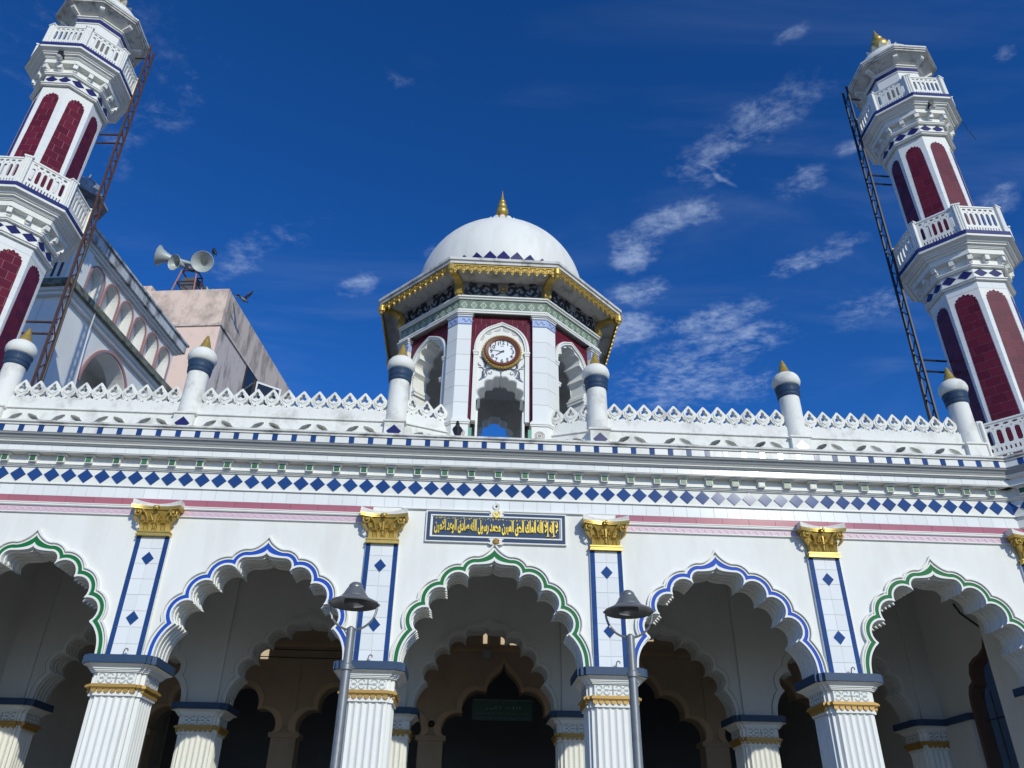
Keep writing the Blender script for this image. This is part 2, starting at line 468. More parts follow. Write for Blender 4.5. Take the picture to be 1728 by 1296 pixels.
# ---------------------------------------------------------------- the cusped arch outline
def circ3(a, b, c):
    ax, ay, bx, by, cx, cy = *a, *b, *c
    d = 2 * (ax * (by - cy) + bx * (cy - ay) + cx * (ay - by))
    ux = ((ax**2 + ay**2) * (by - cy) + (bx**2 + by**2) * (cy - ay) + (cx**2 + cy**2) * (ay - by)) / d
    uy = ((ax**2 + ay**2) * (cx - bx) + (bx**2 + by**2) * (ax - cx) + (cx**2 + cy**2) * (bx - ax)) / d
    return (ux, uy), math.hypot(ax - ux, ay - uy)
def isect(c0, r0, c1, r1, near):
    dx, dy = c1[0] - c0[0], c1[1] - c0[1]; d = math.hypot(dx, dy)
    a = (r0 * r0 - r1 * r1 + d * d) / (2 * d)
    h = math.sqrt(max(r0 * r0 - a * a, 0))
    m = (c0[0] + a * dx / d, c0[1] + a * dy / d)
    ps = [(m[0] + h * dy / d, m[1] - h * dx / d), (m[0] - h * dy / d, m[1] + h * dx / d)]
    return min(ps, key=lambda p: math.hypot(p[0] - near[0], p[1] - near[1]))
CUSP = [(0.474, 5.675), (0.832, 5.437), (1.101, 5.105), (1.278, 4.701), (1.479, 4.294)]
MIDS = [(0.437, 5.785), (0.715, 5.668), (1.058, 5.358), (1.325, 4.967), (1.416, 4.525)]
CIRC = [circ3((0.33, 5.842), MIDS[0], CUSP[0])] + [circ3(CUSP[i], MIDS[i + 1], CUSP[i + 1]) for i in range(4)]
def arch_half(d, zb, n=9):
    """right half of the outline, from the tip down to z=zb, offset outward by d"""
    cs = []
    for i in range(4):
        cs.append(isect(CIRC[i][0], CIRC[i][1] + d, CIRC[i + 1][0], CIRC[i + 1][1] + d, CUSP[i]))
    c, r = CIRC[0]; r += d
    a_end = math.atan2(cs[0][1] - c[1], cs[0][0] - c[0]); a_st = R(98)
    p0 = (c[0] + r * math.cos(a_st), c[1] + r * math.sin(a_st))
    p3 = (0, 5.95 + 2.0 * d); p2 = (0.035, p3[1] - 0.075); p1 = (p0[0] * 0.62, p0[1] + 0.008)
    pts = []
    for k in range(8):
        t = 1 - k / 8
        u = 1 - t
        pts.append(tuple(u**3 * p3[j] + 3*u*u*t * p2[j] + 3*u*t*t * p1[j] + t**3 * p0[j] for j in (0, 1)) if False else
                   tuple((1 - u)**3 * p3[j] + 3*(1 - u)**2*u * p2[j] + 3*(1 - u)*u*u * p1[j] + u**3 * p0[j] for j in (0, 1)))
    for k in range(n):
        a = a_st + (a_end - a_st) * k / n
        pts.append((c[0] + r * math.cos(a), c[1] + r * math.sin(a)))
    for i in range(1, 5):
        c, r = CIRC[i]; r += d
        a0 = math.atan2(cs[i - 1][1] - c[1], cs[i - 1][0] - c[0])
        e = cs[i] if i < 4 else None
        if e is None:
            q = (CUSP[4][0] - c[0], CUSP[4][1] - c[1])
            a1 = math.atan2(q[1], q[0])
        else: a1 = math.atan2(e[1] - c[1], e[0] - c[0])
        if a1 > a0: a1 -= 2 * PI
        for k in range(n + (1 if i == 4 else 0)):
            a = a0 + (a1 - a0) * k / n
            pts.append((c[0] + r * math.cos(a), c[1] + r * math.sin(a)))
    pts.append((pts[-1][0] + 0.008, zb))
    return pts
def arch_full(d, zb, cx=0.0):
    h = arch_half(d, zb)
    return [(cx - x, z) for x, z in reversed(h)] + [(cx + x, z) for x, z in h[1:]]
def foil(a, h, zs, nl=5, amp=0.10, n=40, cx=0.0, point=0.0):
    """multifoil head from right spring to left spring, tip pointed"""
    out = []
    for k in range(n + 1):
        t = PI * k / n
        m = 1 - amp + amp * abs(math.sin(nl * t)) ** 0.7
        z = h * math.sin(t) * m
        if point: z += point * max(0, 1 - abs(t - PI / 2) / 0.28) ** 2
        out.append((cx + a * math.cos(t) * (m if 0 < k < n else 1), zs + z))
    return out
def ogee(a, h, zs, n=24, cx=0.0):
    """plain pointed arch head, right to left"""
    out = []
    for k in range(n + 1):
        t = PI * k / n
        x = a * math.cos(t)
        z = (h * 0.93) * math.sin(t) ** 0.85 + h * 0.07 * max(0, 1 - abs(x) / (a * 0.35)) ** 1.5
        out.append((cx + x, zs + z))
    return out

# ---------------------------------------------------------------- ground
g = MB(); g.face([(-600, -600, 0), (600, -600, 0), (600, 600, 0), (-600, 600, 0)])
go = build(g, "ground", PAVE); go['kind'] = 'structure'

# ================================================================ ARCADE BUILDING
B = 3.8                     # bay
XE = 9.7                    # half length of the straight front
A = thing("arcade_building", "white mosque front with a row of cusped arches, gold capitals and tiled cornice", "building")
YT = 0.65                   # wall thickness
ZS = 4.17                   # top of the blue slabs

def arcade_wall(y0, y1, mt, nm, ztop, x0=-11.6, x1=11.6):
    P = [(x0, ZS)]
    for i in range(-2, 3):
        P += [(p[0], p[1]) for p in arch_full(-0.03, ZS, i * B)]
    P += [(x1, ZS), (x1, ztop), (x0, ztop)]
    m = MB(); m.shape(P, y0, y1)
    return build(m, nm, mt, A)
arcade_wall(0.0, YT, WHITE, "front_wall", 7.2, -XE, XE)
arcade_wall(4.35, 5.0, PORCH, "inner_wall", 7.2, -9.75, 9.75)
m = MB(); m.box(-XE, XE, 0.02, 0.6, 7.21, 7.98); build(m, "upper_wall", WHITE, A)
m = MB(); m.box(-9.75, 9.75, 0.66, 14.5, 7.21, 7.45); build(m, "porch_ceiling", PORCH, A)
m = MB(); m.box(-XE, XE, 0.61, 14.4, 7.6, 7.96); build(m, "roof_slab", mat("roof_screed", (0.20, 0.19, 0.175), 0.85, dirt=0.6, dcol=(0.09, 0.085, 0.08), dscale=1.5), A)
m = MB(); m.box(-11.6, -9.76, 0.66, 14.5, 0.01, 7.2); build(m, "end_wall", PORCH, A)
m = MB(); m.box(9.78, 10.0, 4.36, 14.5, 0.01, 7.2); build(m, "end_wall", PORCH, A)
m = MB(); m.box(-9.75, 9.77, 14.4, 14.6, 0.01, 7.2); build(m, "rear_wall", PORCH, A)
# right end of the porch: cross wall with an arched, barred opening
HL = [(1.22, 0.01), (1.22, 4.33), (1.25, 4.5), (1.33, 4.64), (1.46, 4.70), (1.44, 4.85), (1.52, 5.02), (1.70, 5.10), (1.90, 5.13), (2.08, 5.22), (2.19, 5.42)]
HOLE = HL + [(4.38 - y, z) for y, z in reversed(HL[:-1])]
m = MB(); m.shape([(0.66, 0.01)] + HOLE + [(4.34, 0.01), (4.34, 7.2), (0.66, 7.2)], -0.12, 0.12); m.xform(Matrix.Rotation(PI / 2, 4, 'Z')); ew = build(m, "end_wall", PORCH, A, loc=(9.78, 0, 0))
HI = [(2.19 + (y - 2.19) * 0.90, z - 0.07) if z > 1 else (2.19 + (y - 2.19) * 0.90, z) for y, z in HOLE]
m = MB(); m.shape(HOLE + list(reversed(HI)), -0.10, 0.16); m.xform(Matrix.Rotation(PI / 2, 4, 'Z')); build(m, "arch_trim", WOOD, ew)
for k in range(7):
    m = MB(); m.tube([(0.02, 1.40 + 0.26 * k, 0.1), (0.02, 1.40 + 0.26 * k, 5.05 if 1 < k < 5 else 4.5)], 0.016, 5); build(m, "window_bar", IRON, ew)
for z in (1.2, 2.6, 4.0):
    m = MB(); m.tube([(0.02, 1.24, z), (0.02, 3.14, z)], 0.016, 5); build(m, "window_bar", IRON, ew)
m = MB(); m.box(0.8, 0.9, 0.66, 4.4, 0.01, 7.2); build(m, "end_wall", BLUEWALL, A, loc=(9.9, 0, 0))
m = MB(); m.box(-0.22, -0.121, 3.22, 4.34, 4.05, ZS); build(m, "slab", SLATE, ew)
m = MB(); m.box(-0.17, -0.121, 3.26, 4.34, 0.01, 4.049); build(m, "wall_pier", PORCH, ew)

# ---- arch trims
for i in range(-2, 3):
    colr = GREEN if i % 2 == 0 else BLUEP
    nm = "arch_trim"
    def ring(d0, d1, y0, y1, zb=ZS + 0.003):
        a = arch_full(d1, zb, 0); b = arch_full(d0, zb, 0)
        mm = MB(); i0 = 0
        n = len(a)
        for k in range(n - 1):
            for (p, q, yy) in (((a[k], a[k + 1]), (b[k], b[k + 1]), y0),):
                mm.face([(p[0][0], yy, p[0][1]), (q[0][0], yy, q[0][1]), (q[1][0], yy, q[1][1]), (p[1][0], yy, p[1][1])])
            for e in (a, b):
                mm.face([(e[k][0], y0, e[k][1]), (e[k + 1][0], y0, e[k + 1][1]), (e[k + 1][0], y1, e[k + 1][1]), (e[k][0], y1, e[k][1])])
        for e0, e1 in ((a[0], b[0]), (a[-1], b[-1])):
            mm.face([(e0[0], y0, e0[1]), (e1[0], y0, e1[1]), (e1[0], y1, e1[1]), (e0[0], y1, e0[1])])
        return mm
    if i == -2:
        R_IN = ring(-0.029, 0.003, -0.035, 0.01).mesh("arch_edge", TRIM)
        R_GR = ring(0.004, 0.062, -0.022, 0.001).mesh("arch_band", GREEN)
        R_BL = ring(0.004, 0.062, -0.022, 0.001).mesh("arch_band", BLUEP)
        R_W = ring(0.063, 0.082, -0.032, 0.001).mesh("arch_edge", TRIM)
        R_O = ring(0.104, 0.128, -0.055, 0.001).mesh("arch_ridge", TRIM)
    t = put("arch_trim", R_GR if i % 2 == 0 else R_BL, A, (i * B, 0, 0))
    t['label'] = "green painted arch band" if i % 2 == 0 else "blue painted arch band"
    put("arch_edge", R_IN, t); put("arch_edge", R_W, t); put("arch_ridge", R_O, t)
# stepped fillets along the soffit edges (front part of the reveal)
m = MB()
S_F = []
for d, y0, y1 in ((-0.045, 0.06, 0.12), (-0.045, 0.20, 0.26), (-0.045, 0.34, 0.40), (-0.045, 0.48, 0.54)):
    a = arch_full(d, ZS + 0.003); b = arch_full(-0.028, ZS + 0.003)
    for k in range(len(a) - 1):
        m.face([(a[k][0], y0, a[k][1]), (a[k+1][0], y0, a[k+1][1]), (a[k+1][0], y1, a[k+1][1]), (a[k][0], y1, a[k][1])])
        for yy in (y0, y1):
            m.face([(a[k][0], yy, a[k][1]), (b[k][0], yy, b[k][1]), (b[k+1][0], yy, b[k+1][1]), (a[k+1][0], yy, a[k+1][1])])
fm = m.mesh("soffit_rib", TRIM); fm2 = m.mesh("soffit_rib", PORCH)
for i in range(-2, 3):
    put("soffit_rib", fm, A, (i * B, 0, 0)); put("soffit_rib", fm2, A, (i * B, 4.37, 0))
# ---- inner wall shallow ridge mouldings
ri = ring(0.05, 0.09, 4.31, 4.351).mesh("arch_ridge", PORCH)
for i in range(-2, 3): put("arch_ridge", ri, A, (i * B, 0, 0))
m = MB(); m.box(-0.29, 0.29, 4.30, 4.351, ZS, 7.2); pm = m.mesh("wall_pier", PORCH)
for x in (-9.5, -5.7, -1.9, 1.9, 5.7, 9.5): put("wall_pier", pm, A, (x, 0, 0))

# ---- columns
def notched(hx, hy, st, flutes=0, dep=0.0, hn=None):
    """ccw plan: rectangle with two small steps at each corner; optional concave flutes on the sides"""
    q = []
    def side(L, depth):
        o = []
        if not flutes: return [(-L, 0), (L, 0)]
        w = 2 * L / flutes
        for k in range(flutes):
            x0 = -L + k * w + w * 0.06
            for j in range(6):
                t = j / 5
                o.append((x0 + t * w * 0.88, depth * math.sin(PI * t)))
        return o
    plan = []
    for rot, (L, D) in enumerate(((hx, hy), (hy, hx), (hx, hy), (hy, hx))):
        pts = [(x, -D + dy) for x, dy in side(L - 2 * st, dep)]
        pts += [(L - 2 * st, -D + st * 0.75), (L - st, -D + st * 0.75), (L - st, -D + 2 * st * 0.75)]
        pts = [(-x, y) for x, y in reversed(pts[-1:])][:0] + pts
        a = rot * PI / 2
        plan += [(x * math.cos(a) - y * math.sin(a), x * math.sin(a) + y * math.cos(a)) for x, y in pts]
    return plan
COLY = YT / 2
def make_column(parent):
    m = MB(); m.zprism(notched(0.375, 0.385, 0.055, 5, 0.026), 0.02, 3.60)
    c = build(m, "column", TRIM, parent, loc=(0, 0, 0))
    m = MB()
    m.zprism(notched(0.42, 0.43, 0.05), 0.02, 0.35); m.zprism(notched(0.47, 0.48, 0.05), 0.02, 0.16)
    build(m, "base", TRIM, c)
    # gold ring with hanging tongues
    m = MB(); m.zprism(notched(0.435, 0.445, 0.055), 3.70, 3.765); m.zprism(notched(0.455, 0.465, 0.055), 3.715, 3.75)
    for s in range(4):
        a = s * PI / 2; D = 0.42 if s % 2 == 0 else 0.41
        i0 = len(m.v)
        for k in range(7):
            x = -0.285 + k * 0.095
            m.shape([(x - 0.038, 3.701), (x - 0.038, 3.66), (x, 3.63), (x + 0.038, 3.66), (x + 0.038, 3.701)], -D - 0.012, -D + 0.03)
        m.xform(Matrix.Rotation(a, 4, 'Z'), i0)
    build(m, "gold_ring", OCHRE, c)
    m = MB(); m.zprism(notched(0.40, 0.41, 0.055), 3.601, 3.699); build(m, "neck", TRIM, c)
    m = MB(); m.zprism(notched(0.40, 0.41, 0.055), 3.766, 3.935); build(m, "frieze", TRIM, c)
    # grey scroll motifs on each face of the frieze
    m = MB()
    for s in range(4):
        i0 = len(m.v); D = 0.41 if s % 2 == 0 else 0.40
        def stroke(pts, w): m.ribbon(pts, w, -D - 0.006, -D + 0.002)
        for sx in (-1, 1):
            for cx in (0.10, 0.215):
                sg = 1 if cx < 0.15 else -1
                for up in (-1, 1):
                    pts = [(sx * (cx + sg * 0.045 * math.cos(t) - sg * 0.0), 3.85 + up * (0.022 + 0.048 * math.sin(t * 0.9))) for t in [k * PI / 8 for k in range(9)]]
                    stroke(pts, 0.017)
                stroke([(sx * (cx - 0.03), 3.85), (sx * (cx + 0.03), 3.85)], 0.03)
        stroke([(-0.06, 3.85), (0.06, 3.85)], 0.016); stroke([(0, 3.78), (0, 3.92)], 0.024)
        m.xform(Matrix.Rotation(s * PI / 2, 4, 'Z'), i0)
    build(m, "frieze_motif", GREYM, c)
    # cavetto up to the slab
    m = MB()
    for z0, z1, e in ((3.936, 3.952, 0.03), (3.953, 3.975, 0.045), (3.976, 3.990, 0.065)):
        m.zprism(notched(0.40 + e, 0.41 + e, 0.055), z0, z1)
    st = [0.07, 0.075, 0.085, 0.10, 0.125, 0.15]
    for k in range(5):
        z0 = 3.991 + k * 0.009
        m.zprism(notched(0.40 + st[k], 0.41 + st[k], 0.055), z0, z0 + 0.0088, notched(0.40 + st[k + 1], 0.41 + st[k + 1], 0.055))
    m.zprism(notched(0.40 + 0.115, 0.41 + 0.115, 0.055), 4.0365, 4.049)
    build(m, "capital", TRIM, c)
    m = MB(); m.zprism(notched(0.555, 0.565, 0.06), 4.05, ZS - 0.001)
    build(m, "slab", SLATE, c)
    return c
col0 = make_column(A)
first = True
for y in (COLY, 4.35 + COLY):
    for x in (-9.5, -5.7, -1.9, 1.9, 5.7, 9.5):
        c = col0 if first else copy_tree(col0, A)
        first = False
        c.location = (x, y, 0)

# ---- cornice bands: (name, material, profile in (out, z)) shared by the straight front and the turrets
BANDS = [
    ("pale_band", PALEPINK, [(-0.01, 6.492), (0.03, 6.492), (0.03, 6.59), (-0.01, 6.59)], "nc"),
    ("pale_band_lip", TRIM, [(-0.01, 6.470), (0.04, 6.476), (0.04, 6.491), (-0.01, 6.491)], "nc"),
    ("string_course", TRIM, [(-0.01, 6.592), (0.05, 6.592), (0.065, 6.605), (0.065, 6.622), (0.045, 6.626), (0.045, 6.636), (0.06, 6.642), (0.06, 6.658), (-0.01, 6.662)], "nc"),
    ("diamond_band_lip", TRIM, [(-0.01, 6.992), (0.045, 6.992), (0.045, 7.008), (0.03, 7.012), (0.03, 7.03), (-0.01, 7.03)], ""),
    ("diamond_band", WHITE, [(-0.01, 7.031), (0.022, 7.031), (0.022, 7.298), (-0.01, 7.298)], ""),
    ("bracket_ledge", TRIM, [(-0.01, 7.299), (0.05, 7.299), (0.05, 7.312), (0.075, 7.318), (0.075, 7.332), (0.10, 7.338), (0.10, 7.352), (-0.01, 7.352)], ""),
    ("bracket_wall", WHITE, [(-0.01, 7.353), (0.075, 7.353), (0.075, 7.508), (-0.01, 7.508)], ""),
    ("tile_band_soffit", TRIM, [(-0.01, 7.509), (0.20, 7.509), (0.215, 7.498), (0.25, 7.498), (0.25, 7.626), (-0.01, 7.626)], ""),
    ("cornice_fillet", TRIM, [(-0.01, 7.627), (0.295, 7.627), (0.295, 7.642), (0.335, 7.645), (0.335, 7.662), (0.345, 7.664), (0.36, 7.676), (-0.01, 7.676)], ""),
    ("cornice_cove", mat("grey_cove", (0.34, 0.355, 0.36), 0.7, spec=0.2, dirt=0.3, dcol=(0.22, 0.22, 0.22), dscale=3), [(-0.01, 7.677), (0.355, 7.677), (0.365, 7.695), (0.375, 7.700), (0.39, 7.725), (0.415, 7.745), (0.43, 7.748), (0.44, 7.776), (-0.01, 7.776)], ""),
    ("checker_band", TRIM, [(-0.01, 7.777), (0.45, 7.777), (0.45, 7.902), (-0.01, 7.902)], ""),
    ("top_ledge", mat("mouldy_top_ledge", (0.70, 0.69, 0.65), 0.75, spec=0.2, dirt=0.85, dcol=(0.10, 0.095, 0.085), dscale=2.2, streak=2.5, thr=(0.49, 0.70), bump=0.15, bscale=25), [(-0.01, 7.903), (0.475, 7.903), (0.475, 7.922), (0.465, 7.926), (0.465, 7.944), (0.50, 7.950), (0.50, 7.985), (0.48, 7.992), (-0.01, 8.0)], ""),
]
CORN = {}
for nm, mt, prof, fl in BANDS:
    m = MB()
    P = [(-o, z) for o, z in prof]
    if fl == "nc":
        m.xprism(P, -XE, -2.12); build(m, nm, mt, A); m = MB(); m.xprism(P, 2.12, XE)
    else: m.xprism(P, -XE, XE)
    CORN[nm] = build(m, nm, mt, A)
m = MB(); m.xprism([(-0.05, 6.765), (-0.05, 6.782), (-0.03, 6.79), (0.0, 6.79), (0.0, 6.765)], -1.62, 1.62); build(m, "plaque_ledge", TRIM, A)
# pale pink relief waves
m = MB()
nw = 150
for k in range(nw):
    x = -XE + (k + 0.5) * 2 * XE / nw
    if abs(x) < 2.19: continue
    pts = [(x - 0.05 + 0.10 * t / 8, 6.541 + 0.028 * math.sin(t / 8 * 2 * PI)) for t in range(9)]
    m.ribbon(pts, 0.013, -0.038, -0.029)
build(m, "pale_band_relief", PALERELIEF, CORN["pale_band"])
# pink tiles, white tiles
def row(x0, x1, pitch, z0, z1, y0, y1, mt, nm, par, joint=0.005, skip=None):
    n = round((x1 - x0) / pitch); w = (x1 - x0) / n
    m = MB(); m.box(-w / 2 + joint / 2, w / 2 - joint / 2, y0, y1, z0, z1); me = m.mesh(nm, mt)
    for k in range(n):
        x = x0 + (k + 0.5) * w
        if skip and skip(x): continue
        put(nm, me, par, (x, random.uniform(-0.0012, 0.0012), 0))
row(-XE, -2.12, 0.47, 6.664, 6.783, -0.022, -0.001, PINK, "pink_tile", A)
row(2.12, XE, 0.47, 6.664, 6.783, -0.022, -0.001, PINK, "pink_tile", A)
row(-XE, XE, 0.2425, 6.784 + 0.008, 6.990, -0.012, -0.001, TILEW, "wall_tile", A)
row(-XE, XE, 0.25, 7.512, 7.624, -0.262, -0.249, TILEW, "cornice_tile", A)
# diamonds
DP = B / 13.3333
m = MB(); h = 0.1305
m.shape([(-h, 0), (0, -h), (h, 0), (0, h)], -0.034, -0.02)
DIA = m.mesh("diamond_tile", BLUE)
k = -34
while k <= 34:
    x = k * DP
    if abs(x) < XE - 0.1: put("diamond_tile", DIA, CORN["diamond_band"], (x + random.uniform(-0.003, 0.003), random.uniform(-0.002, 0), 7.1645 + random.uniform(-0.002, 0.002)), rot=(random.uniform(-0.006, 0.006), random.uniform(-0.012, 0.012), random.uniform(-0.006, 0.006)))
    k += 1
# brackets with green tile
m = MB()
m.box(-0.060, 0.060, -0.150, -0.074, 7.358, 7.462)
m.box(-0.075, 0.075, -0.172, -0.074, 7.463, 7.478); m.box(-0.095, 0.095, -0.20, -0.074, 7.479, 7.4975)
BRK = m.mesh("bracket", TRIM)
m = MB(); m.box(-0.046, 0.046, -0.156, -0.149, 7.372, 7.460); BRT = m.mesh("green_tile", GREENT)
m = MB(); m.box(-0.046, 0.046, -0.156, -0.149, 7.372, 7.460); BRT2 = m.mesh("green_tile", mat("worn_green_tile", (0.42, 0.48, 0.43), 0.4))
k = -20
while k <= 20:
    b = put("bracket", BRK, CORN["bracket_wall"], (k * 0.475 + 0.03, 0, 0)); put("green_tile", BRT2 if k in (10, 12) else BRT, b)
    k += 1
# checker tiles
m = MB(); m.box(-0.046, 0.046, -0.456, -0.449, 7.781, 7.900); CHK = m.mesh("checker_tile", BLUE)
m = MB(); m.box(-0.113, 0.113, -0.454, -0.449, 7.782, 7.899); CHW = m.mesh("checker_tile", mat("stained_white_tile", (0.76, 0.76, 0.735), 0.35, var=0.05, spec=0.12, dirt=0.5, dcol=(0.38, 0.28, 0.20), dscale=5, streak=0.5, thr=(0.54, 0.78)))
k = -28
while k <= 28:
    put("checker_tile", CHK, CORN["checker_band"], (k * 0.333 + 0.09, 0, 0))
    put("checker_tile", CHW, CORN["checker_band"], (k * 0.333 + 0.09 + 0.1665, 0, 0))
    k += 1

# ---- pilasters with tiled panels and gold capitals
def capital_mesh():
    m = MB()
    m.box(-0.275, 0.275, -0.13, 0.0, 0.0, 0.035); m.box(-0.262, 0.262, -0.117, 0.0, 0.036, 0.06); m.box(-0.275, 0.275, -0.13, 0, 0.061, 0.085)
    # flared bell
    rings = [(0.245, 0.10, 0.086), (0.24, 0.10, 0.16), (0.25, 0.115, 0.26), (0.275, 0.145, 0.36), (0.31, 0.175, 0.43)]
    for a, b in zip(rings, rings[1:]):
        m.face([(-a[0], -a[1], a[2]), (a[0], -a[1], a[2]), (b[0], -b[1], b[2]), (-b[0], -b[1], b[2])])
        for s in (-1, 1): m.face([(s * a[0], -a[1], a[2]), (s * a[0], 0, a[2]), (s * b[0], 0, b[2]), (s * b[0], -b[1], b[2])])
    # acanthus leaves along the bottom, each with veins
    for k in range(7):
        x = -0.21 + k * 0.07; hh = 0.17 if k % 2 == 0 else 0.13
        for j in (-1, 0, 1):
            xx = x + j * 0.021
            pts = [(xx, -0.112, 0.085), (xx * 1.0, -0.125, 0.085 + hh * 0.5), (xx + j * 0.004, -0.145, 0.085 + hh * 0.85), (xx + j * 0.006, -0.175, 0.085 + hh), (xx + j * 0.006, -0.19, 0.085 + hh * 0.93)]
            m.tube(pts, [0.012, 0.014, 0.013, 0.011, 0.007], 5)
    # corner volutes
    for s in (-1, 1):
        pts = []
        for k in range(22):
            t = k / 21
            a = PI * 0.9 - t * 2 * PI * 1.55; rr = 0.082 * (1 - 0.8 * t)
            pts.append((s * (0.285 + rr * math.cos(a) * 0.95), -0.20 - 0.02 * t, 0.375 + rr * math.sin(a)))
        stem = [(s * 0.12, -0.135, 0.20), (s * 0.145, -0.16, 0.30), (s * 0.18, -0.185, 0.385)]
        m.tube(stem + pts, [0.014, 0.017, 0.02] + [0.021 - 0.010 * k / 21 for k in range(22)], 6)
        m.ball((s * 0.285, -0.225, 0.375), 0.022, 8)
        for rr in (0.055, 0.03):   # side face of the volute
            pts = [(s * 0.345, -0.13 + rr * math.cos(t), 0.375 + rr * math.sin(t)) for t in [j * PI / 6 for j in range(13)]]
            m.tube(pts, 0.013, 5)
        m.tube([(s * 0.33, -0.19, 0.30), (s * 0.30, -0.17, 0.25), (s * 0.26, -0.14, 0.20)], [0.03, 0.025, 0.012], 6)
        m.tube([(s * 0.04, -0.14, 0.19), (s * 0.05, -0.165, 0.28), (s * 0.085, -0.185, 0.35), (s * 0.07, -0.195, 0.38), (s * 0.045, -0.19, 0.365)], [0.012, 0.015, 0.015, 0.012, 0.008], 5)
        for k in range(4): m.tube([(s * (0.09 + 0.02 * k), -0.13, 0.26 + 0.012 * k), (s * (0.10 + 0.022 * k), -0.165, 0.34 + 0.01 * k)], 0.007, 5)
    m.tube([(0, -0.14, 0.12), (0, -0.16, 0.25), (0, -0.17, 0.36)], [0.014, 0.022, 0.014], 6)
    # concave abacus
    pl = []
    for k in range(13):
        t = -1 + k / 6
        pl.append((0.40 * t, -0.20 - 0.085 * abs(t) ** 2.2))
    for z0, z1, e in ((0.432, 0.458, -0.02), (0.459, 0.490, 0.0)):
        m.zprism([(x * (1 + e), y - e * 0.4) for x, y in pl] + [(0.40 * (1 + e), 0), (-0.40 * (1 + e), 0)], z0, z1)
    m.ball((0, -0.245, 0.455), 0.036, 8, (1, 0.8, 1.1))
    for s in (-1, 1): m.ball((s * 0.035, -0.235, 0.475), 0.022, 6); m.ball((s * 0.025, -0.24, 0.43), 0.02, 6)
    return m.mesh("capital", GOLD, True, 50)
CAPM = capital_mesh()
m = MB()
pl = []
for k in range(13):
    t = -1 + k / 6
    pl.append((0.405 * t, -0.20 - 0.09 * abs(t) ** 2.2))
m.zprism(pl + [(0.405, 0), (-0.405, 0)], 0.491, 0.515, [(x * 0.98, y * 0.93) for x, y in pl] + [(0.39, 0), (-0.39, 0)])
q0 = [(x * 0.98, y * 0.93) for x, y in pl]; hz = [0.535 + 0.055 * abs(-1 + k / 6) ** 1.6 for k in range(13)]
for k in range(12):
    (xa, ya), (xb, yb) = q0[k], q0[k + 1]; za, zb_ = hz[k], hz[k + 1]
    m.face([(xa, ya, 0.515), (xb, yb, 0.515), (xb, yb, zb_), (xa, ya, za)]); m.face([(xa, ya, za), (xb, yb, zb_), (xb * 0.93, 0, zb_ + 0.03), (xa * 0.93, 0, za + 0.03)])
for k in (0, 12):
    (xa, ya), za = q0[k], hz[k]; m.face([(xa, ya, 0.515), (xa, ya, za), (xa * 0.93, 0, za + 0.03), (xa, 0, 0.515)])
CAPT = m.mesh("capital_top", mat("dusty_cap", (0.74, 0.71, 0.66), 0.8, dirt=0.5, dcol=(0.36, 0.32, 0.27), dscale=9, bump=0.3, bscale=25))
ZP0, ZP1 = ZS + 0.005, 6.10
rows_z = [ZP1 - 0.20 - 0.256 * k for k in range(8)]
rows_z = [ZP1] + [z for z in rows_z if z > ZP0 + 0.05] + [ZP0]
def piece(x0, x1, y0, y1, z0, z1, mt, nm):
    m = MB(); m.box(x0, x1, y0, y1, z0, z1); return m.mesh(nm, mt)
pieces = []
for z1, z0 in zip(rows_z, rows_z[1:]):
    j = 0.003
    pieces += [(piece(-0.271, -0.196, -0.062, -0.05, z0 + j, z1 - j, BLUE, "blue_tile"), "blue_tile"),
               (piece(0.196, 0.271, -0.062, -0.05, z0 + j, z1 - j, BLUE, "blue_tile"), "blue_tile"),
               (piece(-0.193, -0.0015, -0.060, -0.05, z0 + j, z1 - j, TILEW, "white_tile"), "white_tile"),
               (piece(0.0015, 0.193, -0.060, -0.05, z0 + j, z1 - j, TILEW, "white_tile"), "white_tile")]
m = MB(); h = 0.112; m.shape([(-h * 0.88, 0), (0, -h), (h * 0.88, 0), (0, h)], -0.068, -0.055); PD = m.mesh("diamond_tile", BLUE)
m = MB(); m.box(-0.278, 0.278, -0.051, 0.001, ZP0, ZP1); PBM = m.mesh("pilaster", TRIM)
for x in (-9.5, -5.7, -1.9, 1.9, 5.7, 9.5):
    p = put("pilaster", PBM, A, (x, 0, 0))
    for me, nm in pieces: put(nm, me, p, (0, random.uniform(-0.001, 0.001), 0))
    for z in (5.73, 4.76): put("diamond_tile", PD, p, (0, 0, z))
    put("capital", CAPM, p, (0, 0, 6.10)); put("capital_top", CAPT, p, (0, 0, 6.10))

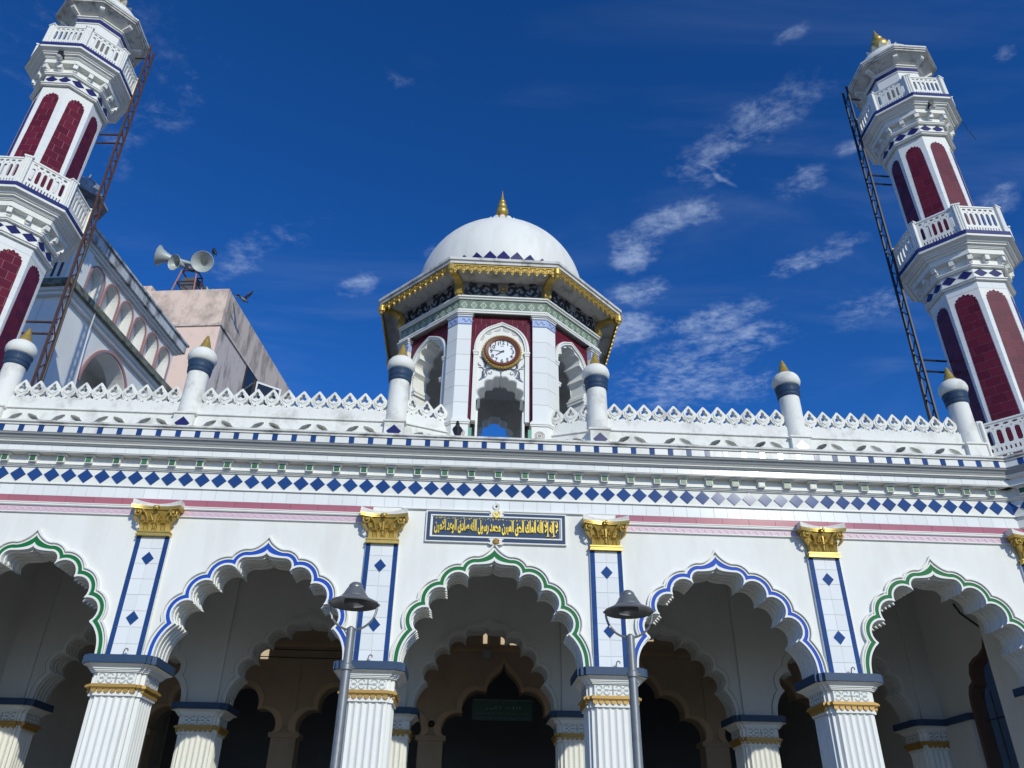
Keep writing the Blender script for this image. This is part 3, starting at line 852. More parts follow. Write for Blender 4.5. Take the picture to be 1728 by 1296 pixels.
# ---- parapet
def merlon_mesh(p=0.292):
    w = p / 2 - 0.0006
    hole = [(0, 0.325), (0.036, 0.278), (0.030, 0.252), (0.066, 0.222), (0.070, 0.184), (0.043, 0.163), (0.018, 0.182), (0, 0.192),
            (-0.018, 0.182), (-0.043, 0.163), (-0.070, 0.184), (-0.066, 0.222), (-0.030, 0.252), (-0.036, 0.278)]
    low = [(0, 0.052), (0.022, 0.012), (-0.022, 0.012)]
    e = [(w, 0), (w, 0.066), (w - 0.060, 0.030), (w - 0.078, 0.058), (w - 0.026, 0.108), (w - 0.018, 0.138), (w, 0.168), (w, 0.225)]
    out = e + [(0.012, 0.385), (-0.012, 0.385)] + [(-x, z) for x, z in reversed(e)]
    m = MB(); m.shape([out, hole, low], 0.0, 0.085)
    dr = [(0, 0.360), (0.088, 0.268), (0.106, 0.225), (0.098, 0.172), (0.066, 0.138), (0, 0.102)]
    drop = dr + [(-x, z) for x, z in reversed(dr[1:-1])]
    m.shape([drop, hole], -0.014, 0.001)
    for s in (-1, 1):
        m.ribbon([(s * 0.025, 0.015), (s * 0.04, 0.07), (s * 0.075, 0.115), (s * 0.10, 0.150)], 0.020, -0.010, 0.001)
    return m.mesh("merlon", WORN)
MER = merlon_mesh()
OPEN = [(-0.30, 0.0), (-0.27, 0.02), (-0.20, 0.05), (-0.17, 0.09), (-0.08, 0.125), (-0.035, 0.118), (-0.03, 0.09), (-0.05, 0.055), (-0.10, 0.03), (-0.15, 0.006), (-0.15, 0.0)]
def foil_opening(cx, z0):
    L = [(cx - 0.42, z0 - 0.03), (cx - 0.37, z0 + 0.012), (cx - 0.265, z0 + 0.05), (cx - 0.215, z0 + 0.115), (cx - 0.11, z0 + 0.158), (cx - 0.045, z0 + 0.160), (cx - 0.045, z0 + 0.125), (cx - 0.085, z0 + 0.075), (cx - 0.155, z0 + 0.035), (cx - 0.20, z0 - 0.03)]
    return L, [(2 * cx - x, z) for x, z in reversed(L)]
def parapet_run(L, n_op, n_mer, parent, loc, rz=0.0):
    """a length L of parapet from local x=0 to L"""
    P0 = [(0, 0.0)]; zb = 0.20
    m = MB()
    step = L / n_op
    out = [(0, 0), (L, 0), (L, 0.455), (0, 0.455)]
    holes = []
    for k in range(n_op):
        a, b = foil_opening(step * (k + 0.5), zb)
        holes += [a, b]
    m.shape([out] + holes, 0.0, 0.24)
    w = build(m, "parapet_wall", WORN, parent, loc=loc, rz=rz)
    for k in range(n_op):     # raised lips round the openings
        for q in foil_opening(step * (k + 0.5), zb):
            m = MB(); m.ribbon(q + q[:1], 0.009, -0.010, 0.001); build(m, "opening_lip", WORN, w)
    m = MB(); m.xprism([(-0.035, 0.456), (-0.035, 0.475), (-0.02, 0.49), (0.24, 0.49), (0.24, 0.456)], 0, L)
    m.box(0, L, 0.02, 0.20, 0.4905, 0.70); build(m, "parapet_rail", WORN, w)
    pw = L / n_mer
    for k in range(n_mer): put("merlon", MER, w, ((k + 0.5) * pw, 0.05, 0.7005), rz=random.uniform(-0.03, 0.03), scale=(pw / 0.292 * 0.998, 1, random.uniform(0.97, 1.02)))
    return w
ZR = 8.0
PX = [-9.1, -5.7, -1.9, 1.9, 5.7, 9.1]
for a, b, no, nm_ in ((-9.1, -5.7, 4, 11), (-5.7, -1.9, 4, 12), (1.9, 5.7, 4, 12), (5.7, 9.1, 4, 11)):
    parapet_run(b - a - 0.36, no, nm_, A, (a + 0.18, 0.0, ZR + 0.001))
# the two short runs slanting back to the pavilion
dx, dy = 0.80, 0.30
Ls = math.hypot(dx, dy)
parapet_run(Ls, 1, 3, A, (-1.74, 0.04, ZR + 0.001), math.atan2(dy, dx))
parapet_run(Ls, 1, 3, A, (0.99, 0.34, ZR + 0.001), math.atan2(-dy, dx))
# bulb topped posts
m = MB(); m.box(-0.18, 0.18, -0.09, 0.27, 0.001, 0.43); m.box(-0.21, 0.21, -0.12, 0.30, 0.431, 0.462); PB = m.mesh("parapet_post", WORN)
m = MB(); m.lathe([(0.20, 0.463), (0.205, 0.50), (0.195, 0.60), (0.19, 1.36)], 28, (0, 0.09)); PS = m.mesh("shaft", WORN, True)
m = MB(); m.lathe([(0.20, 1.361), (0.215, 1.38), (0.22, 1.42), (0.205, 1.43), (0.21, 1.45), (0.225, 1.47), (0.225, 1.48), (0.215, 1.49), (0.22, 1.55), (0.238, 1.575), (0.24, 1.60), (0.22, 1.605)], 28, (0, 0.09))
for k in range(26):
    a = 2 * PI * k / 26; i0 = len(m.v)
    m.box(-0.010, 0.010, -0.222, -0.21, 1.495, 1.55)
    m.xform(Matrix.Translation((0, 0.09, 0)) @ Matrix.Rotation(a, 4, 'Z'), i0)
PC = m.mesh("collar", SLATE, True)
m = MB(); m.lathe([(0.20, 1.606), (0.245, 1.63), (0.268, 1.69), (0.272, 1.74), (0.255, 1.81), (0.215, 1.87), (0.15, 1.915), (0.10, 1.935)], 28, (0, 0.09)); PBU = m.mesh("bulb", WORN, True, 60)
m = MB(); m.lathe([(0.145, 1.92), (0.135, 1.945), (0.108, 1.985), (0.095, 2.0), (0.092, 2.04), (0.078, 2.06), (0.072, 2.10), (0.055, 2.15), (0.025, 2.24), (0.004, 2.265)], 18, (0, 0.09)); PG = m.mesh("spike", GOLD, True, 60)
m = MB(); h = 0.135; m.shape([(-h, 0), (0, -h), (h, 0), (0, h)], -0.099, -0.088); PDI = m.mesh("diamond_tile", NAVY)
PDL = m.mesh("diamond_tile", mat("pale_violet_tile", (0.30, 0.31, 0.44), 0.3))
for i, x in enumerate(PX):
    p = put("parapet_post", PB, A, (x, 0, ZR), rz=random.uniform(-0.01, 0.01))
    for me, nm in ((PS, "shaft"), (PC, "collar"), (PBU, "bulb"), (PG, "spike")): put(nm, me, p)
    if abs(x) < 9: put("diamond_tile", PDL if i == 4 else PDI, p, (0, 0, 0.235))

# ================================================================ PRAYER HALL behind the porch
Hh = thing("prayer_hall", "brown inner hall front with lobed arches deep in the shade of the porch", "hall", (0.6, 8.8, 0))
def trefoil(cx, w=1.0):
    r = [(0, 6.03), (0.03, 5.90), (0.10, 5.80), (0.22, 5.70), (0.34, 5.58), (0.42, 5.44), (0.45, 5.28)]
    def arcp(c, rad, a0, a1, n=9): return [(c[0] + rad * math.cos(a0 + (a1 - a0) * k / n), c[1] + rad * math.sin(a0 + (a1 - a0) * k / n)) for k in range(n + 1)]
    r += arcp((0.62, 4.86), 0.45, R(112), R(-16))[1:]
    r += arcp((1.17, 4.35), 0.40, R(105), R(-12))[1:]
    r.append((1.50, 4.2))
    return [(cx - x, z) for x, z in reversed(r)] + [(cx + x, z) for x, z in r[1:]]
HB = 3.66
P = [(-10.2, 4.2)]
for i in range(-2, 3): P += trefoil(i * HB)
P += [(9.2, 4.2), (9.2, 7.2), (-10.2, 7.2)]
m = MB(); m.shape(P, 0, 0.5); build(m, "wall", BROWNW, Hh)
def grow(P, e, cx): return [(cx + (x - cx) * (1 + e), 4.2 + (z - 4.2) * (1 + e * 0.9)) for x, z in P]
m = MB(); a = grow(trefoil(0), 0.12, 0); b = grow(trefoil(0), 0.015, 0)
m.shape(a + list(reversed(b)), -0.05, 0.001); TM = m.mesh("arch_trim", BROWNT)
for i in range(-2, 3): put("arch_trim", TM, Hh, (i * HB, 0, 0))
m = MB()
m.box(-0.31, 0.31, -0.06, 0.5, 0.01, 4.08); m.box(-0.38, 0.38, -0.1, 0.54, 4.081, 4.199); m.box(-0.2, 0.2, -0.03, 0.0, 4.35, 6.2)
PRM = m.mesh("pier", BROWNW)
for i in range(-3, 3): put("pier", PRM, Hh, ((i + 0.5) * HB, 0, 0))
m = MB(); m.box(-10.2, 9.2, -0.07, 0.001, 6.30, 6.36); m.box(-10.2, 9.2, -0.03, 0.001, 6.361, 6.42); build(m, "string_course", BROWNT, Hh)
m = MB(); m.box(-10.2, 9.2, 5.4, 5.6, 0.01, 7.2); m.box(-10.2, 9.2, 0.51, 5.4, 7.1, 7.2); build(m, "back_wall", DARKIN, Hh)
# daylight through small lobed vents high in the wall
def vent(x, z, w, hh):
    m = MB(); m.shape([(x - w / 2, z - hh / 2), (x + w / 2, z - hh / 2)] + [(x + w / 2 * math.cos(t), z + hh * 0.1 + hh * 0.42 * math.sin(t)) for t in [k * PI / 8 for k in range(9)]], -0.012, 0.002)
    build(m, "vent", CREAM, Hh)
for x, z, w, hh in ((-0.52, 6.66, 0.11, 0.30), (-0.03, 6.65, 0.14, 0.30), (0.24, 6.64, 0.19, 0.30), (0.51, 6.66, 0.16, 0.26), (-0.44, 6.92, 0.10, 0.14), (0.05, 6.92, 0.11, 0.13),
                    (3.62, 6.80, 0.16, 0.2), (3.98, 6.83, 0.17, 0.28), (4.42, 6.81, 0.22, 0.18), (-6.30, 6.15, 0.20, 0.36), (-8.6, 6.1, 0.14, 0.26)):
    vent(x, z, w, hh)

sg = thing("hall_sign", "dark green sign with rows of pale Arabic writing hanging in the central inner arch", "sign", (0.58, 8.95, 4.62))
m = MB(); m.box(-0.78, 0.78, 0, 0.05, 0, 0.50); build(m, "board", SIGNG, sg)
m = MB(); m.box(-0.78, 0.78, -0.012, -0.001, 0.485, 0.50); build(m, "rim", SIGNL, sg)

# ---------------------------------------------------------------- writing
FORMS = {'ا': 'FE8D FE8E', 'إ': 'FE87 FE88', 'ل': 'FEDD FEDE FEDF FEE0', 'ه': 'FEE9 FEEA FEEB FEEC', 'م': 'FEE1 FEE2 FEE3 FEE4', 'ك': 'FED9 FEDA FEDB FEDC',
         'ح': 'FEA1 FEA2 FEA3 FEA4', 'ق': 'FED5 FED6 FED7 FED8', 'ب': 'FE8F FE90 FE91 FE92', 'ي': 'FEF1 FEF2 FEF3 FEF4', 'ن': 'FEE5 FEE6 FEE7 FEE8',
         'د': 'FEA9 FEAA', 'ر': 'FEAD FEAE', 'س': 'FEB1 FEB2 FEB3 FEB4', 'و': 'FEED FEEE', 'ص': 'FEB9 FEBA FEBB FEBC', 'ع': 'FEC9 FECA FECB FECC'}
def shape_arabic(txt):
    out = []
    words = txt.split(' ')
    res = []
    for w in words:
        i = 0; seq = []
        while i < len(w):
            if w[i] == 'ل' and i + 1 < len(w) and w[i + 1] in 'اإ':
                seq.append('LA' if w[i + 1] == 'ا' else 'LE'); i += 2
            else: seq.append(w[i]); i += 1
        s = ''; joined = False
        for k, c in enumerate(seq):
            nxt = k + 1 < len(seq)
            if c in ('LA', 'LE'):
                base = 0xFEFB if c == 'LA' else 0xFEF9
                s += chr(base + (1 if joined else 0)); joined = False; continue
            f = [int(h, 16) for h in FORMS[c].split()]
            if len(f) == 2: s += chr(f[1] if joined else f[0]); joined = False
            else:
                s += chr((f[3] if joined else f[2]) if nxt else (f[1] if joined else f[0]))
                joined = nxt
        res.append(s)
    return ' '.join(x[::-1] for x in reversed(res))
def text_mesh(s, size, mt, nm, ext=0.004, bold=0.0, w=None, h=None):
    c = bpy.data.curves.new(nm, 'FONT')
    c.body = s; c.size = size; c.extrude = ext; c.offset = bold; c.align_x = 'CENTER'; c.align_y = 'CENTER'; c.resolution_u = 4
    o = bpy.data.objects.new(nm, c); COL.objects.link(o)
    dg = bpy.context.evaluated_depsgraph_get(); dg.update()
    me = bpy.data.meshes.new_from_object(o.evaluated_get(dg))
    bpy.data.objects.remove(o)
    vs_ = me.vertices
    if len(vs_):
        xs = [v.co.x for v in vs_]; ys = [v.co.y for v in vs_]
        cx, cy = (min(xs) + max(xs)) / 2, (min(ys) + max(ys)) / 2
        sx = w / (max(xs) - min(xs)) if w else 1; sy = h / (max(ys) - min(ys)) if h else 1
        for v in vs_: v.co = ((v.co.x - cx) * sx, -v.co.z, (v.co.y - cy) * sy)   # into xz, facing -y
    me.materials.clear(); me.materials.append(mt)
    me.name = nm
    return me
for z, w, hh, t in ((0.44, 0.75, 0.035, 'بسم الله'), (0.30, 0.95, 0.10, 'الله اكبر'), (0.17, 1.35, 0.05, 'محمد رسول الله الملك الحق المبين'), (0.06, 1.35, 0.045, 'الملك الحق المبين صادق الوعد الامين')):
    t = t.replace('أ', 'ا')
    put("lettering", text_mesh(shape_arabic(t), 0.2, SIGNL, "lettering", 0.002, 0, w, hh), sg, (0, -0.006, z))

# ================================================================ PLAQUE, EMBLEMS, MEDALLION
pq = thing("inscription_plaque", "long slate blue plaque with gold Arabic calligraphy above the middle arch", "plaque", (0.02, -0.001, 6.185))
m = MB(); m.box(-1.215, 1.215, -0.05, 0, 0, 0.555); build(m, "backing", TRIM, pq)
def frame(x, z0, z1, w, y0, y1):
    m = MB(); m.shape([[(-x, z0), (x, z0), (x, z1), (-x, z1)], [(-x + w, z0 + w), (x - w, z0 + w), (x - w, z1 - w), (-x + w, z1 - w)]], y0, y1); return m
build(frame(1.19, 0.025, 0.535, 0.05, -0.062, -0.049), "frame", PLAQUE, pq)
build(frame(1.135, 0.08, 0.48, 0.022, -0.072, -0.049), "frame", TRIM, pq)
m = MB(); m.box(-1.095, 1.095, -0.058, -0.0495, 0.115, 0.445); build(m, "panel", PLAQUE, pq)
TXT = 'لا إله إلا الله الملك الحق المبين محمد رسول الله صادق الوعد الامين'
put("calligraphy", text_mesh(shape_arabic(TXT), 0.3, mat("gold_leaf", (0.78, 0.56, 0.07), 0.35, metal=0.3), "calligraphy", 0.016, 0.011, 2.13, 0.285), pq, (0, -0.062, 0.258))
m = MB()
random.seed(3)
for k in range(46):
    x = -1.03 + k * 0.046 + random.uniform(-0.01, 0.01); z = 0.413 + random.uniform(-0.012, 0.012)
    t = random.random()
    if t < 0.4: m.ribbon([(x - 0.012, z), (x - 0.004, z + 0.014), (x + 0.008, z + 0.012), (x + 0.008, z), (x - 0.004, z - 0.01)], 0.008, -0.070, -0.058)
    elif t < 0.75: m.ribbon([(x - 0.014, z - 0.006), (x + 0.014, z + 0.010)], 0.009, -0.070, -0.058)
    else: m.shape([(x - 0.008, z), (x, z - 0.008), (x + 0.008, z), (x, z + 0.008)], -0.070, -0.058)
build(m, "vowel_mark", MATS["gold_leaf"], pq)
def star(r, r2, c, n=5, a0=PI / 2): return [(c[0] + (r if k % 2 == 0 else r2) * math.cos(a0 + k * PI / n), c[1] + (r if k % 2 == 0 else r2) * math.sin(a0 + k * PI / n)) for k in range(2 * n)]
def crescent(r, c, gap=R(35)):
    o = [(c[0] + r * math.cos(t), c[1] + r * math.sin(t)) for t in [PI / 2 + gap + (2 * PI - 2 * gap) * k / 24 for k in range(25)]]
    i = [(c[0] + r * 0.72 * math.cos(t), c[1] + r * 0.16 + r * 0.74 * math.sin(t)) for t in [PI / 2 + gap * 0.8 + (2 * PI - 1.6 * gap) * k / 24 for k in range(25)]]
    return o + list(reversed(i))
m = MB(); m.box(-0.10, 0.10, -0.066, -0.0505, 0.475, 0.575); m.box(-0.125, 0.125, -0.064, -0.0505, 0.49, 0.515); m.box(-0.125, 0.125, -0.064, -0.0505, 0.55, 0.57)
m.box(-0.10, 0.10, -0.066, -0.0505, -0.03, 0.08); m.box(-0.125, 0.125, -0.064, -0.0505, 0.055, 0.075); m.box(-0.125, 0.125, -0.064, -0.0505, -0.02, 0.0)
build(m, "scroll_mount", TRIM, pq)
m = MB(); m.shape(crescent(0.068, (0, 0.515)), -0.085, -0.0665); m.shape(star(0.036, 0.016, (0, 0.528)), -0.085, -0.0665); build(m, "crescent_emblem", MATS["gold_leaf"], pq)
m = MB()
for k, (w, z) in enumerate(((0.062, 0.0), (0.045, 0.022), (0.05, 0.04), (0.032, 0.058), (0.018, 0.075))): m.ball((0, -0.075, z), w, 8, (1, 0.35, 0.36))
for s in (-1, 1): m.tube([(s * 0.02, -0.08, 0.0), (s * 0.05, -0.085, 0.035), (s * 0.03, -0.085, 0.06)], 0.012, 5)
build(m, "foot_emblem", OCHRE, pq, True)
md = thing("round_medallion", "small round white medallion with a black centre over the plaque", "medallion", (0.017, -0.013, 6.86))
m = MB(); m.lathe([(0.066, 0), (0.066, 0.018), (0.058, 0.028), (0.045, 0.02), (0.0, 0.02)], 24, cap=False); m.xform(Matrix.Rotation(PI / 2, 4, 'X')); build(m, "rim", TRIM, md, True)
m = MB(); m.lathe([(0.020, 0.018), (0.020, 0.034), (0.0, 0.036)], 14, cap=False); m.xform(Matrix.Rotation(PI / 2, 4, 'X')); build(m, "lens", BLACK, md, True)

# ================================================================ small iron hooks on the slabs
for x, lab in ((-5.66, "rusty hook standing on the blue slab between the left green and left blue arches"), (-1.93, "rusty hook on the blue slab just right of the left street lamp"),
               (1.96, "rusty hook on the blue slab just left of the right street lamp"), (5.74, "rusty hook on the blue slab between the right blue and right green arches")):
    hk = thing("iron_hook", lab, "hook", (x, -0.16, ZS), group="iron hooks on the column slabs")
    m = MB(); m.tube([(0, 0, 0), (0, 0, 0.05), (0.01, 0, 0.085), (0.035, 0, 0.105), (0.06, 0, 0.09), (0.058, 0, 0.065)], 0.009, 5); build(m, "rod", RUST, hk, True)
    m = MB(); m.box(-0.03, 0.03, -0.025, 0.025, 0.0005, 0.012); build(m, "foot", RUST, hk)
# ================================================================ DOMED CLOCK PAVILION
CX, CY = 0.05, 2.47
V = thing("clock_pavilion", "white domed octagonal pavilion with maroon panels and gold fringed eave on the roof", "pavilion", (CX, CY, 0))
AP = 2.165                      # apothem of the wall face
HSIDE = AP * math.tan(PI / 8)   # half a side = 0.897
CO8 = 1 / math.cos(PI / 8)
def side_rot(k): return k * PI / 4
# base drum under the pavilion (stands on the roof)
m = MB(); m.oct([(AP * CO8 - 0.02, 7.97), (AP * CO8 - 0.02, 8.02)]); build(m, "floor", WORN, V)
# piers at the corners
def pier_plan(e, inn=0.30, t0=0.63):
    """corner between the front side (k=0) and the next (k=1)"""
    y = -AP - e
    hs_ = (AP + e) * math.tan(PI / 8)
    a = (t0, y); c = (hs_, y)
    r = lambda x, yy: (x * math.cos(PI / 4) - yy * math.sin(PI / 4), x * math.sin(PI / 4) + yy * math.cos(PI / 4))
    b = r(-t0, y); bi = r(-t0, y + inn + e); ai = (t0, y + inn + e)
    return [a, c, b, bi, ai]
pm = []
m = MB(); m.zprism(pier_plan(0.0), 8.021, 11.23); PIER = m.mesh("pier", TRIM)
m = MB(); m.zprism(pier_plan(0.06, t0=0.60), 8.022, 8.62); m.zprism(pier_plan(0.085, t0=0.58), 8.621, 8.65); m.zprism(pier_plan(0.10, t0=0.57), 8.651, 8.69); m.zprism(pier_plan(0.06, t0=0.60), 8.691, 8.74); PBASE = m.mesh("pier_base", TRIM)
ptile = []
nz = 6; z0_, z1_ = 8.745, 10.94
for k in range(nz):
    m = MB(); m.zprism(pier_plan(0.03, t0=0.625), z0_ + k * (z1_ - z0_) / nz + 0.004, z0_ + (k + 1) * (z1_ - z0_) / nz - 0.004); ptile.append(m.mesh("pier_tile", TILEW))
m = MB(); m.zprism(pier_plan(0.034, t0=0.622), 10.945, 11.135); PBLUE = m.mesh("pier_band", PALEBLUE)
def wave_mesh():
    m = MB()
    for rot in (0, 1):
        i0 = len(m.v)
        for s in range(2):
            c = (0.69 + 0.115 * s) if rot == 0 else (-0.80 + 0.115 * s)
            m.ribbon([(c + 0.10 * t / 10 - 0.02, 11.04 + 0.04 * math.sin(t / 10 * 2 * PI)) for t in range(11)], 0.018, -AP - 0.040, -AP - 0.033)
        m.box((0.63 if rot == 0 else -0.90), (0.905 if rot == 0 else -0.63), -AP - 0.038, -AP - 0.033, 10.95, 10.965)
        m.box((0.63 if rot == 0 else -0.90), (0.905 if rot == 0 else -0.63), -AP - 0.038, -AP - 0.033, 11.115, 11.13)
        if rot: m.xform(Matrix.Rotation(PI / 4, 4, 'Z'), i0)
    return m.mesh("wave_motif", MIDBLUE)
PWAVE = wave_mesh()
m = MB(); m.zprism(pier_plan(0.045, t0=0.615), 11.14, 11.175); m.zprism(pier_plan(0.07, t0=0.60), 11.176, 11.20); m.zprism(pier_plan(0.095, t0=0.585), 11.201, 11.228); PCAP = m.mesh("pier_capital", TRIM)
for k in range(8):
    a = side_rot(k)
    p = put("pier", PIER, V, rz=a)
    put("pier_base", PBASE, p); put("pier_band", PBLUE, p); put("wave_motif", PWAVE, p); put("pier_capital", PCAP, p)
    for me in ptile: put("pier_tile", me, p)
# walls between the piers: maroon tiles round a white arch
WH = 0.622
arch_o = [(0.56, 8.75)] + ogee(0.56, 0.73, 10.34) + [(-0.56, 8.75)]
panel = [(-WH, 8.75)] + list(reversed(arch_o))[0:1] + list(reversed(arch_o))[1:] + [(WH, 8.75), (WH, 11.225), (-WH, 11.225)]
yw = -AP + 0.08
m = MB(); m.shape(panel, yw, yw + 0.25); PAN = m.mesh("maroon_panel", GROUT)
PT = []
for q in tiles_in(panel, 0.215, 0.33, True, 0.010, 0.1075):
    m = MB(); m.shape(q, yw - 0.008, yw - 0.0005, back=False); PT.append(m.mesh("maroon_tile", RED))
arch_i = [(0.475, 8.75)] + ogee(0.475, 0.655, 10.34) + [(-0.475, 8.75)]
m = MB(); m.shape(arch_o + list(reversed(arch_i)), yw - 0.06, yw + 0.10)
arch_m = [(0.535, 10.36)] + ogee(0.535, 0.70, 10.36) + [(-0.535, 10.36)]; arch_n = [(0.51, 10.36)] + ogee(0.51, 0.675, 10.36) + [(-0.51, 10.36)]
m.shape(arch_m + list(reversed(arch_n)), yw - 0.075, yw - 0.059)
for s in (-1, 1):
    m.box(*sorted((s * 0.455, s * 0.575)), yw - 0.085, yw + 0.1, 10.30, 10.345); m.box(*sorted((s * 0.465, s * 0.565)), yw - 0.073, yw + 0.1, 10.25, 10.30)
AVM = m.mesh("archivolt", TRIM)
# infill: big multifoil opening (open sides) / clock face (front)
def infill(op):
    out = [(0.474, 8.03)] + [(0.474, 10.34)] + ogee(0.474, 0.654, 10.34)[1:-1] + [(-0.474, 10.34), (-0.474, 8.03)]
    return out[:0] + out + op
big = [(-0.40, 8.03), (-0.40, 9.95)] + list(reversed(foil(0.44, 0.78, 9.95, 5, 0.14, 60, 0, 0.07)))[1:-1] + [(0.40, 9.95), (0.40, 8.03)]
small = [(-0.435, 8.03), (-0.435, 8.95)] + list(reversed(foil(0.47, 0.80, 8.95, 4.5, 0.0, 8)))[0:0] 
def lobes(cx, zs, a, h, n):
    """stepped multifoil: n lobes each side, returns left-to-right"""
    pts = []
    cus = [(a * math.cos(PI / 2 * k / n), zs + h * math.sin(PI / 2 * k / n)) for k in range(n + 1)]
    for k in range(n):
        p, q = cus[k], cus[k + 1]
        for j in range(7):
            t = j / 7
            x = p[0] + (q[0] - p[0]) * t; z = p[1] + (q[1] - p[1]) * t
            bl = 0.36 * math.hypot(q[0] - p[0], q[1] - p[1]) * math.sin(PI * t)
            nx, nz_ = (q[1] - p[1]), -(q[0] - p[0]); l = math.hypot(nx, nz_)
            pts.append((x + nx / l * bl * (1 if k < n - 1 else 0.75), z + nz_ / l * bl * (1 if k < n - 1 else 0.75)))
    pts.append((0, zs + h + 0.05))
    return [(cx - x, z) for x, z in pts] + [(cx + x, z) for x, z in reversed(pts[:-1])]
small = [(-0.43, 8.03)] + lobes(0, 8.98, 0.43, 0.76, 4) + [(0.43, 8.03)]
big = [(-0.42, 8.03)] + lobes(0, 9.98, 0.42, 0.945, 4) + [(0.42, 8.03)]
m = MB(); m.shape(infill(big), yw - 0.02, yw + 0.36); INF_O = m.mesh("arch_infill", TRIM)
m = MB(); m.shape(infill(small), yw - 0.02, yw + 0.36); INF_C = m.mesh("arch_infill", TRIM)
m = MB()
for s in (-1, 1): m.box(*sorted((s * 0.36, s * 0.476)), yw - 0.04, yw + 0.40, 9.86, 9.90); m.box(*sorted((s * 0.375, s * 0.476)), yw - 0.032, yw + 0.39, 9.80, 9.86)
IMP = m.mesh("impost", TRIM)
m = MB(); m.shape([(-0.80, 8.03)] + big + [(0.80, 8.03), (0.80, 11.56), (-0.80, 11.56)], yw + 0.361, yw + 0.40); LIN = m.mesh("inner_lining", mat("grey_brown_lining", (0.60, 0.58, 0.54), 0.8, dirt=0.5, dcol=(0.22, 0.20, 0.18), dscale=2.5))  # grey-brown lining, darker than the outer trim, with random darker mottling
m = MB(); m.shape([(-0.80, 8.03)] + small + [(0.80, 8.03), (0.80, 11.56), (-0.80, 11.56)], yw + 0.361, yw + 0.40); LIN_C = m.mesh("inner_lining", MATS["grey_brown_lining"])
for k in range(8):
    a = side_rot(k)
    w = put("maroon_panel", PAN, V, rz=a)
    for me in PT: put("maroon_tile", me, w)
    put("archivolt", AVM, w)
    put("arch_infill", INF_C if k == 0 else INF_O, w)
    put("inner_lining", LIN_C if k == 0 else LIN, w)
    if k: put("impost", IMP, w)
    else: front_panel = w
# scalloped relief lobes and arabesque on the clock side
m = MB()
for s in (-1, 1):
    m.shape([(s * 0.015, 11.02), (s * 0.05, 10.93), (s * 0.14, 10.89), (s * 0.17, 10.85), (s * 0.10, 10.845), (s * 0.02, 10.875)], yw - 0.026, yw - 0.019)
    m.shape([(s * 0.19, 10.86), (s * 0.27, 10.855), (s * 0.33, 10.79), (s * 0.31, 10.765), (s * 0.23, 10.775)], yw - 0.026, yw - 0.019)
    m.shape([(s * 0.345, 10.76), (s * 0.395, 10.72), (s * 0.425, 10.62), (s * 0.39, 10.62), (s * 0.35, 10.69)], yw - 0.026, yw - 0.019)
build(m, "scallop_relief", mat("scallop_shade", (0.50, 0.49, 0.46), 0.6), front_panel)
def leaf(m, p, q, w, y0, y1, bend=0.0):
    pts = []; ws = []
    dx, dz = q[0] - p[0], q[1] - p[1]
    for k in range(9):
        t = k / 8
        b = bend * math.sin(PI * t)
        pts.append((p[0] + dx * t - dz * b, p[1] + dz * t + dx * b)); ws.append(max(0.004, w * math.sin(PI * min(1, t * 0.92 + 0.08)) ** 0.8 * (1 - 0.3 * t)))
    m.ribbon(pts, ws, y0, y1)
m = MB(); y0, y1 = yw - 0.032, yw - 0.019
for s in (-1, 1):
    X = lambda x: s * x
    m.ribbon([(X(0.02), 9.895), (X(0.10), 9.945), (X(0.20), 9.955), (X(0.29), 9.945), (X(0.345), 9.905), (X(0.375), 9.85)], [0.02, 0.024, 0.022, 0.020, 0.018, 0.012], y0, y1)
    leaf(m, (X(0.33), 9.97), (X(0.44), 10.22), 0.066, y0, y1, s * 0.22)
    leaf(m, (X(0.40), 10.01), (X(0.455), 10.09), 0.026, y0, y1, -s * 0.3)
    leaf(m, (X(0.365), 9.89), (X(0.445), 9.66), 0.072, y0, y1, -s * 0.22)
    leaf(m, (X(0.19), 9.95), (X(0.27), 9.79), 0.060, y0, y1, s * 0.38)
    leaf(m, (X(0.34), 9.91), (X(0.455), 9.965), 0.030, y0, y1, s * 0.25)
    leaf(m, (X(0.27), 9.955), (X(0.29), 10.07), 0.032, y0, y1, -s * 0.3)
    m.ribbon([(X(0.215 + 0.032 * math.cos(t)), 9.855 + 0.032 * math.sin(t)) for t in [R(120) + k * R(34) for k in range(8)]], [0.012] * 7 + [0.02], y0, y1)
    m.ribbon([(X(0.335 + 0.035 * math.cos(t)), 9.765 + 0.035 * math.sin(t)) for t in [R(70) - k * R(36) for k in range(8)]], [0.013] * 7 + [0.022], y0, y1)
    m.ribbon([(X(0.375), 9.85), (X(0.37), 9.81), (X(0.345), 9.80)], 0.012, y0, y1)
m.ribbon([(0, 9.92), (0, 9.80)], [0.05, 0.010], y0, y1)
build(m, "arabesque", INKL, front_panel)
# dark outline over the small arch
l0 = lobes(0, 8.98, 0.43, 0.76, 4); l1 = lobes(0, 8.985, 0.455, 0.785, 4)
m = MB()
for k in range(len(l0) - 1):
    a0, b0, a1, b1 = l0[k], l0[k + 1], l1[k], l1[k + 1]
    m.face([(a0[0], yw - 0.028, a0[1]), (b0[0], yw - 0.028, b0[1]), (b1[0], yw - 0.028, b1[1]), (a1[0], yw - 0.028, a1[1])])
    m.face([(a1[0], yw - 0.028, a1[1]), (b1[0], yw - 0.028, b1[1]), (b1[0], yw - 0.019, b1[1]), (a1[0], yw - 0.019, a1[1])])
build(m, "arch_outline", GREYM, front_panel)
